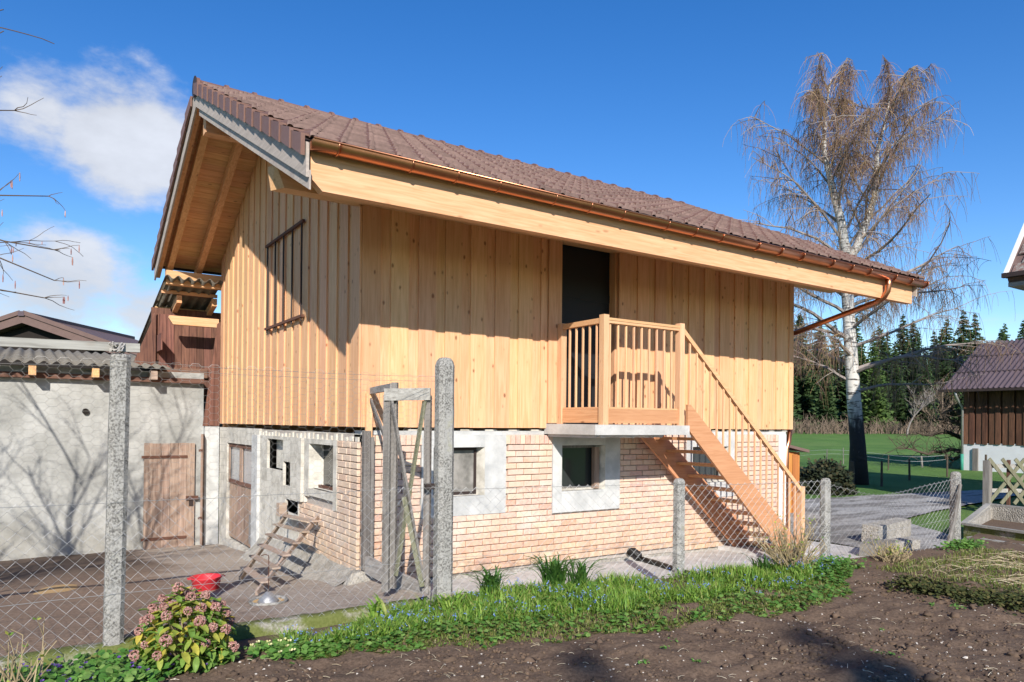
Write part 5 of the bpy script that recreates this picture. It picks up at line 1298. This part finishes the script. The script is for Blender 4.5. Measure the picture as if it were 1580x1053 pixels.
def skimmia():
    rr = random.Random(6); c = Vector((-2.36, -2.38, soil_z(-2.36, -2.38))); root = thing('flowering_shrub', 'low evergreen shrub with pink brown bud clusters and yellowish leaves', 'shrub', c)
    lv = MB(); n = 5
    for k in range(n+1):
        u = k/n; w_ = .019*sin(pi*(.1+.85*u))**.8 if k < n else .002; lv.v += [(u*.092, -w_, .006+.012*u-.03*u*u), (u*.092, 0, .0+.012*u-.03*u*u), (u*.092, w_, .006+.012*u-.03*u*u)]
    for k in range(n): a = 3*k; lv.f += [(a, a+3, a+4, a+1), (a+1, a+4, a+5, a+2)]
    lme = lv.mesh('leaf', 'shrub_leaf', True)
    fcs = []
    for s in range(3):
        fb = MB(); r2_ = random.Random(90+s)
        for _ in range(95):
            th = r2_.uniform(0, 6.3); ph = math.acos(r2_.uniform(-.2, 1)); q = Vector((sin(ph)*cos(th)*.036, sin(ph)*sin(th)*.036, cos(ph)*.045+.02)); fb.blob(q, 0.007, .007, .007, r2_, 3, 4, .1)
        fcs.append(fb.mesh('flower_cluster', 'skimmia'))
    st_ = MB(); tips = []
    for k in range(62):
        th = k*2.399; ph = math.acos(1-.97*(k+.5)/62); t_ = Vector((sin(ph)*cos(th)*.33, sin(ph)*sin(th)*.31, .10+cos(ph)*.45))*rr.uniform(.86, 1.08)
        st_.tube([c, c+t_*.5+Vector((0, 0, -.03)), c+t_], [.008, .006, .004], 5); tips.append((c+t_, t_.normalized()))
    st_.build('stems', 'shrub_stem', root)
    from mathutils import Euler
    for k, (p, d) in enumerate(tips):
        if p.z < c.z+.05: continue
        if rr.random() < .7: link('flower_cluster', fcs[rr.randrange(3)], root, p, d.to_track_quat('Z', 'Y').to_euler(), (rr.uniform(.8, 1.15),)*3)
        for j in range(7):
            a = j*2.4+k; o = d.orthogonal().normalized(); e = d.cross(o); v = (o*cos(a)+e*sin(a))*.85+d*rr.uniform(.05, .7); q = v.to_track_quat('X', 'Z').to_euler(); sc = rr.uniform(1.0, 1.5)
            link('leaf', lme, root, p-d*.015*j, q, (sc,)*3)
skimmia()
def low_leaves(name, label, region, n, mat, s0, s1, fl=None, seed=1, cat='plants', hz_=.1):
    rr = random.Random(seed); b = MB(); f = MB()
    for _ in range(n):
        x, y = region(rr); z = soil_z(x, y)+rr.uniform(.01, hz_); c = Vector((x, y, z)); nn = Vector((rr.uniform(-.7, .7), rr.uniform(-.9, .4), 1)).normalized(); u = nn.orthogonal().normalized(); w2 = nn.cross(u); a = rr.uniform(0, 6.3); s = rr.uniform(s0, s1)
        pts = [c+(u*cos(a+t_)+w2*sin(a+t_))*s*k for t_, k in ((0, 1.25), (.7, 1.05), (1.6, .95), (2.6, .9), (3.14, .55), (3.7, .9), (4.7, .95), (5.6, 1.05))]
        b.poly(pts)
        if fl and rr.random() < fl[1]:
            o = c+Vector((0, 0, .04))
            for q in range(5):
                a = q*1.257+rr.random(); d = Vector((cos(a), sin(a)-.4, .6)).normalized()*fl[2]; e = d.orthogonal().normalized()*fl[2]*.45; f.poly([o, o+d*.6+e, o+d*1.1, o+d*.6-e])
    o = stuff(b.build(name, mat), label, cat)
    if fl: stuff(f.build('flowers', fl[0], o))
    return o
low_leaves('violet_patch', 'carpet of violet leaves with purple flowers along the mossy kerb', lambda r: (lambda x: (x, -1.86-r.random()**.8*(.75+.2*(x < -2.6))))(r.uniform(-4.2, -2.02)), 2600, 'violet_leaf', .016, .034, ('violet', .05, .016), 2)
low_leaves('primrose_clump', 'pale yellow primrose clump at the soil edge', lambda r: (-1.63+r.gauss(0, .13), -2.48+r.gauss(0, .10)), 420, 'violet_leaf', .014, .034, ('primrose', .07, .02), 4, 'primrose', .07)
low_leaves('herb_patch', 'feathery green herb patch right of the dry shrub', lambda r: (5.25+r.gauss(0, .28), -2.95+r.gauss(0, .13)), 1100, 'violet_leaf', .012, .024, None, 5, 'plants', .13)
low_leaves('moss_mat', 'low dark moss and heather mat on the soil', lambda r: (lambda t_: (5.15+t_*.35+r.gauss(0, .13+.12*t_), -3.95-1.7*t_+r.gauss(0, .08)))(r.random()), 5200, 'moss', .01, .022, None, 6, 'moss', .1)
low_leaves('weed_tuft', 'small green weed tuft at the end post foot', lambda r: (8.75+r.gauss(0, .28), -3.02+r.gauss(0, .08)), 700, 'violet_leaf', .012, .026, None, 7, 'weeds', .12)
_ws = [(R.uniform(-1.5, 6.5), R.uniform(-5.6, -4.0)) for _ in range(26)]
low_leaves('seedling_weeds', 'tiny scattered seedling weeds on the dug soil', lambda r: (lambda c: (c[0]+r.gauss(0, .025), c[1]+r.gauss(0, .025)))(_ws[r.randrange(26)]), 330, 'violet_leaf', .006, .014, None, 11, 'weeds', .03)
def dry_shrub(name, label, p, n, h, seed, spread=.55, mat='shrub_stem'):
    rr = random.Random(seed); root = thing(name, label, 'shrub', p); b = MB(); bd = MB()
    for _ in range(n):
        d = Vector((rr.gauss(0, spread), rr.gauss(0, spread*.8), 1)); pts = grow(rr, Vector(p)+Vector((rr.gauss(0, .08), rr.gauss(0, .06), -.03)), d, h*rr.uniform(.5, 1.15), 5, .1); b.tube(pts, taper(rr.uniform(.006, .011), .003, 6), 4, False)
        for _ in range(rr.randrange(0, 4)):
            q = pts[rr.randrange(2, 6)]; e = q+Vector((rr.uniform(-.08, .08), rr.uniform(-.08, .08), rr.uniform(.03, .14))); b.tube([q, e], [.004, .002], 3, False)
            if rr.random() < .4: 
                for _ in range(3): d3 = Vector((rr.uniform(-1, 1), rr.uniform(-1, 1), rr.uniform(.2, 1)))*.016; o3 = d3.orthogonal()*.5; bd.poly([e, e+d3+o3, e+d3*2, e+d3-o3])
    b.build('stems', mat, root); stuff(bd.build('buds', 'shrub_leaf', root))
dry_shrub('dry_shrub', 'tall pruned dry shrub with budding stems at the stair foot', (4.75, -2.75, .0), 120, .62, 1)
dry_shrub('twig_bush', 'low cut back twig bush in front of the sagging fence', (6.5, -3.1, -.03), 110, .30, 2, .8)
dry_shrub('rose_stems', 'thorny budding stems at the lower left corner', (-3.45, -2.55, -.02), 26, .42, 5, .5)
# straw, stones, clods on the soil
def litter():
    rr = random.Random(8); s = MB(); p = MB(); c = MB()
    def pos():
        while True:
            d = rr.uniform(4.2, 13)**1.0; r = rr.uniform(-.72, .72)*d; q = at(r, d, 0)
            if q.y < (bedy(q.x)-.03 if -1.9 < q.x < 5.7 else fy(q.x)-.9) and -6 < q.x < 11: return q
    for _ in range(420):
        q = pos(); q.z = soil_z(q.x, q.y)+.012; a = rr.uniform(0, 6.3); l = rr.uniform(.02, .09); d = Vector((cos(a), sin(a), rr.uniform(-.1, .25)))*l; s.tube([q, q+d*.5+Vector((0, 0, .006)), q+d], .0018, 3, False)
    for _ in range(620):
        q = pos(); q.z = soil_z(q.x, q.y)+.003; k = rr.uniform(.004, .011)*(1 if rr.random() < .93 else 2.2); p.blob(q, k, k*.9, k*.6, rr, 4, 5)
    for _ in range(5200):
        q = pos(); q.z = soil_z(q.x, q.y); k = rr.uniform(.006, .024)*(1 if rr.random() < .95 else 2.4)
        if mn.noise(Vector((q.x*1.3, q.y*1.3, 77))) < .02 and rr.random() < .75: continue
        k = k; c.blob(q, k, k, k*.7, rr, 4, 6, .35)
    for _ in range(60):
        q = pos(); q.z = soil_z(q.x, q.y)+.005; k = rr.uniform(.03, .06); c.blob(q, k, k*rr.uniform(.6, 1.2), k*.55, rr, 6, 9, .42)
    stuff(s.build('straw_bits', 'straw'), 'scattered straw and dry stalks on the dug soil', 'straw')
    stuff(p.build('pebbles', 'pebble'), 'small pale pebbles scattered in the dug soil', 'pebbles')
    stuff(c.build('soil_clods', 'clod', smooth=True), 'dark crumbly clods of dug garden soil', 'soil clods')
    s = MB()
    for _ in range(280):
        t_ = rr.random(); x = 6.1+rr.uniform(0, 2.6); y = -3.25-rr.uniform(0, 2.4)-.1*(x-6); z = soil_z(x, y)+.02+.05*rr.random(); a = rr.gauss(-1.2, .6); l = rr.uniform(.1, .45); d = Vector((cos(a), sin(a), rr.uniform(-.05, .1)))*l; s.tube([(x, y, z), Vector((x, y, z))+d*.5+Vector((0, 0, .03)), Vector((x, y, z))+d], .003, 3, False)
    stuff(s.build('dry_stalks', 'dry'), 'mat of flattened dry stalks beyond the twig bush', 'stalks')
    b = MB()
    for _ in range(5200):
        x = 5.9+rr.uniform(0, 3.); y = -3.2-rr.uniform(0, 2.4); blade(b, (x, y, soil_z(x, y)), rr.uniform(.03, .09), rr.uniform(.03, .1), rr.uniform(0, 6.3), .005)
    stuff(b.build('grass_tufts', 'turf'), 'thin grass growing through the dry stalks', 'grass')
litter()
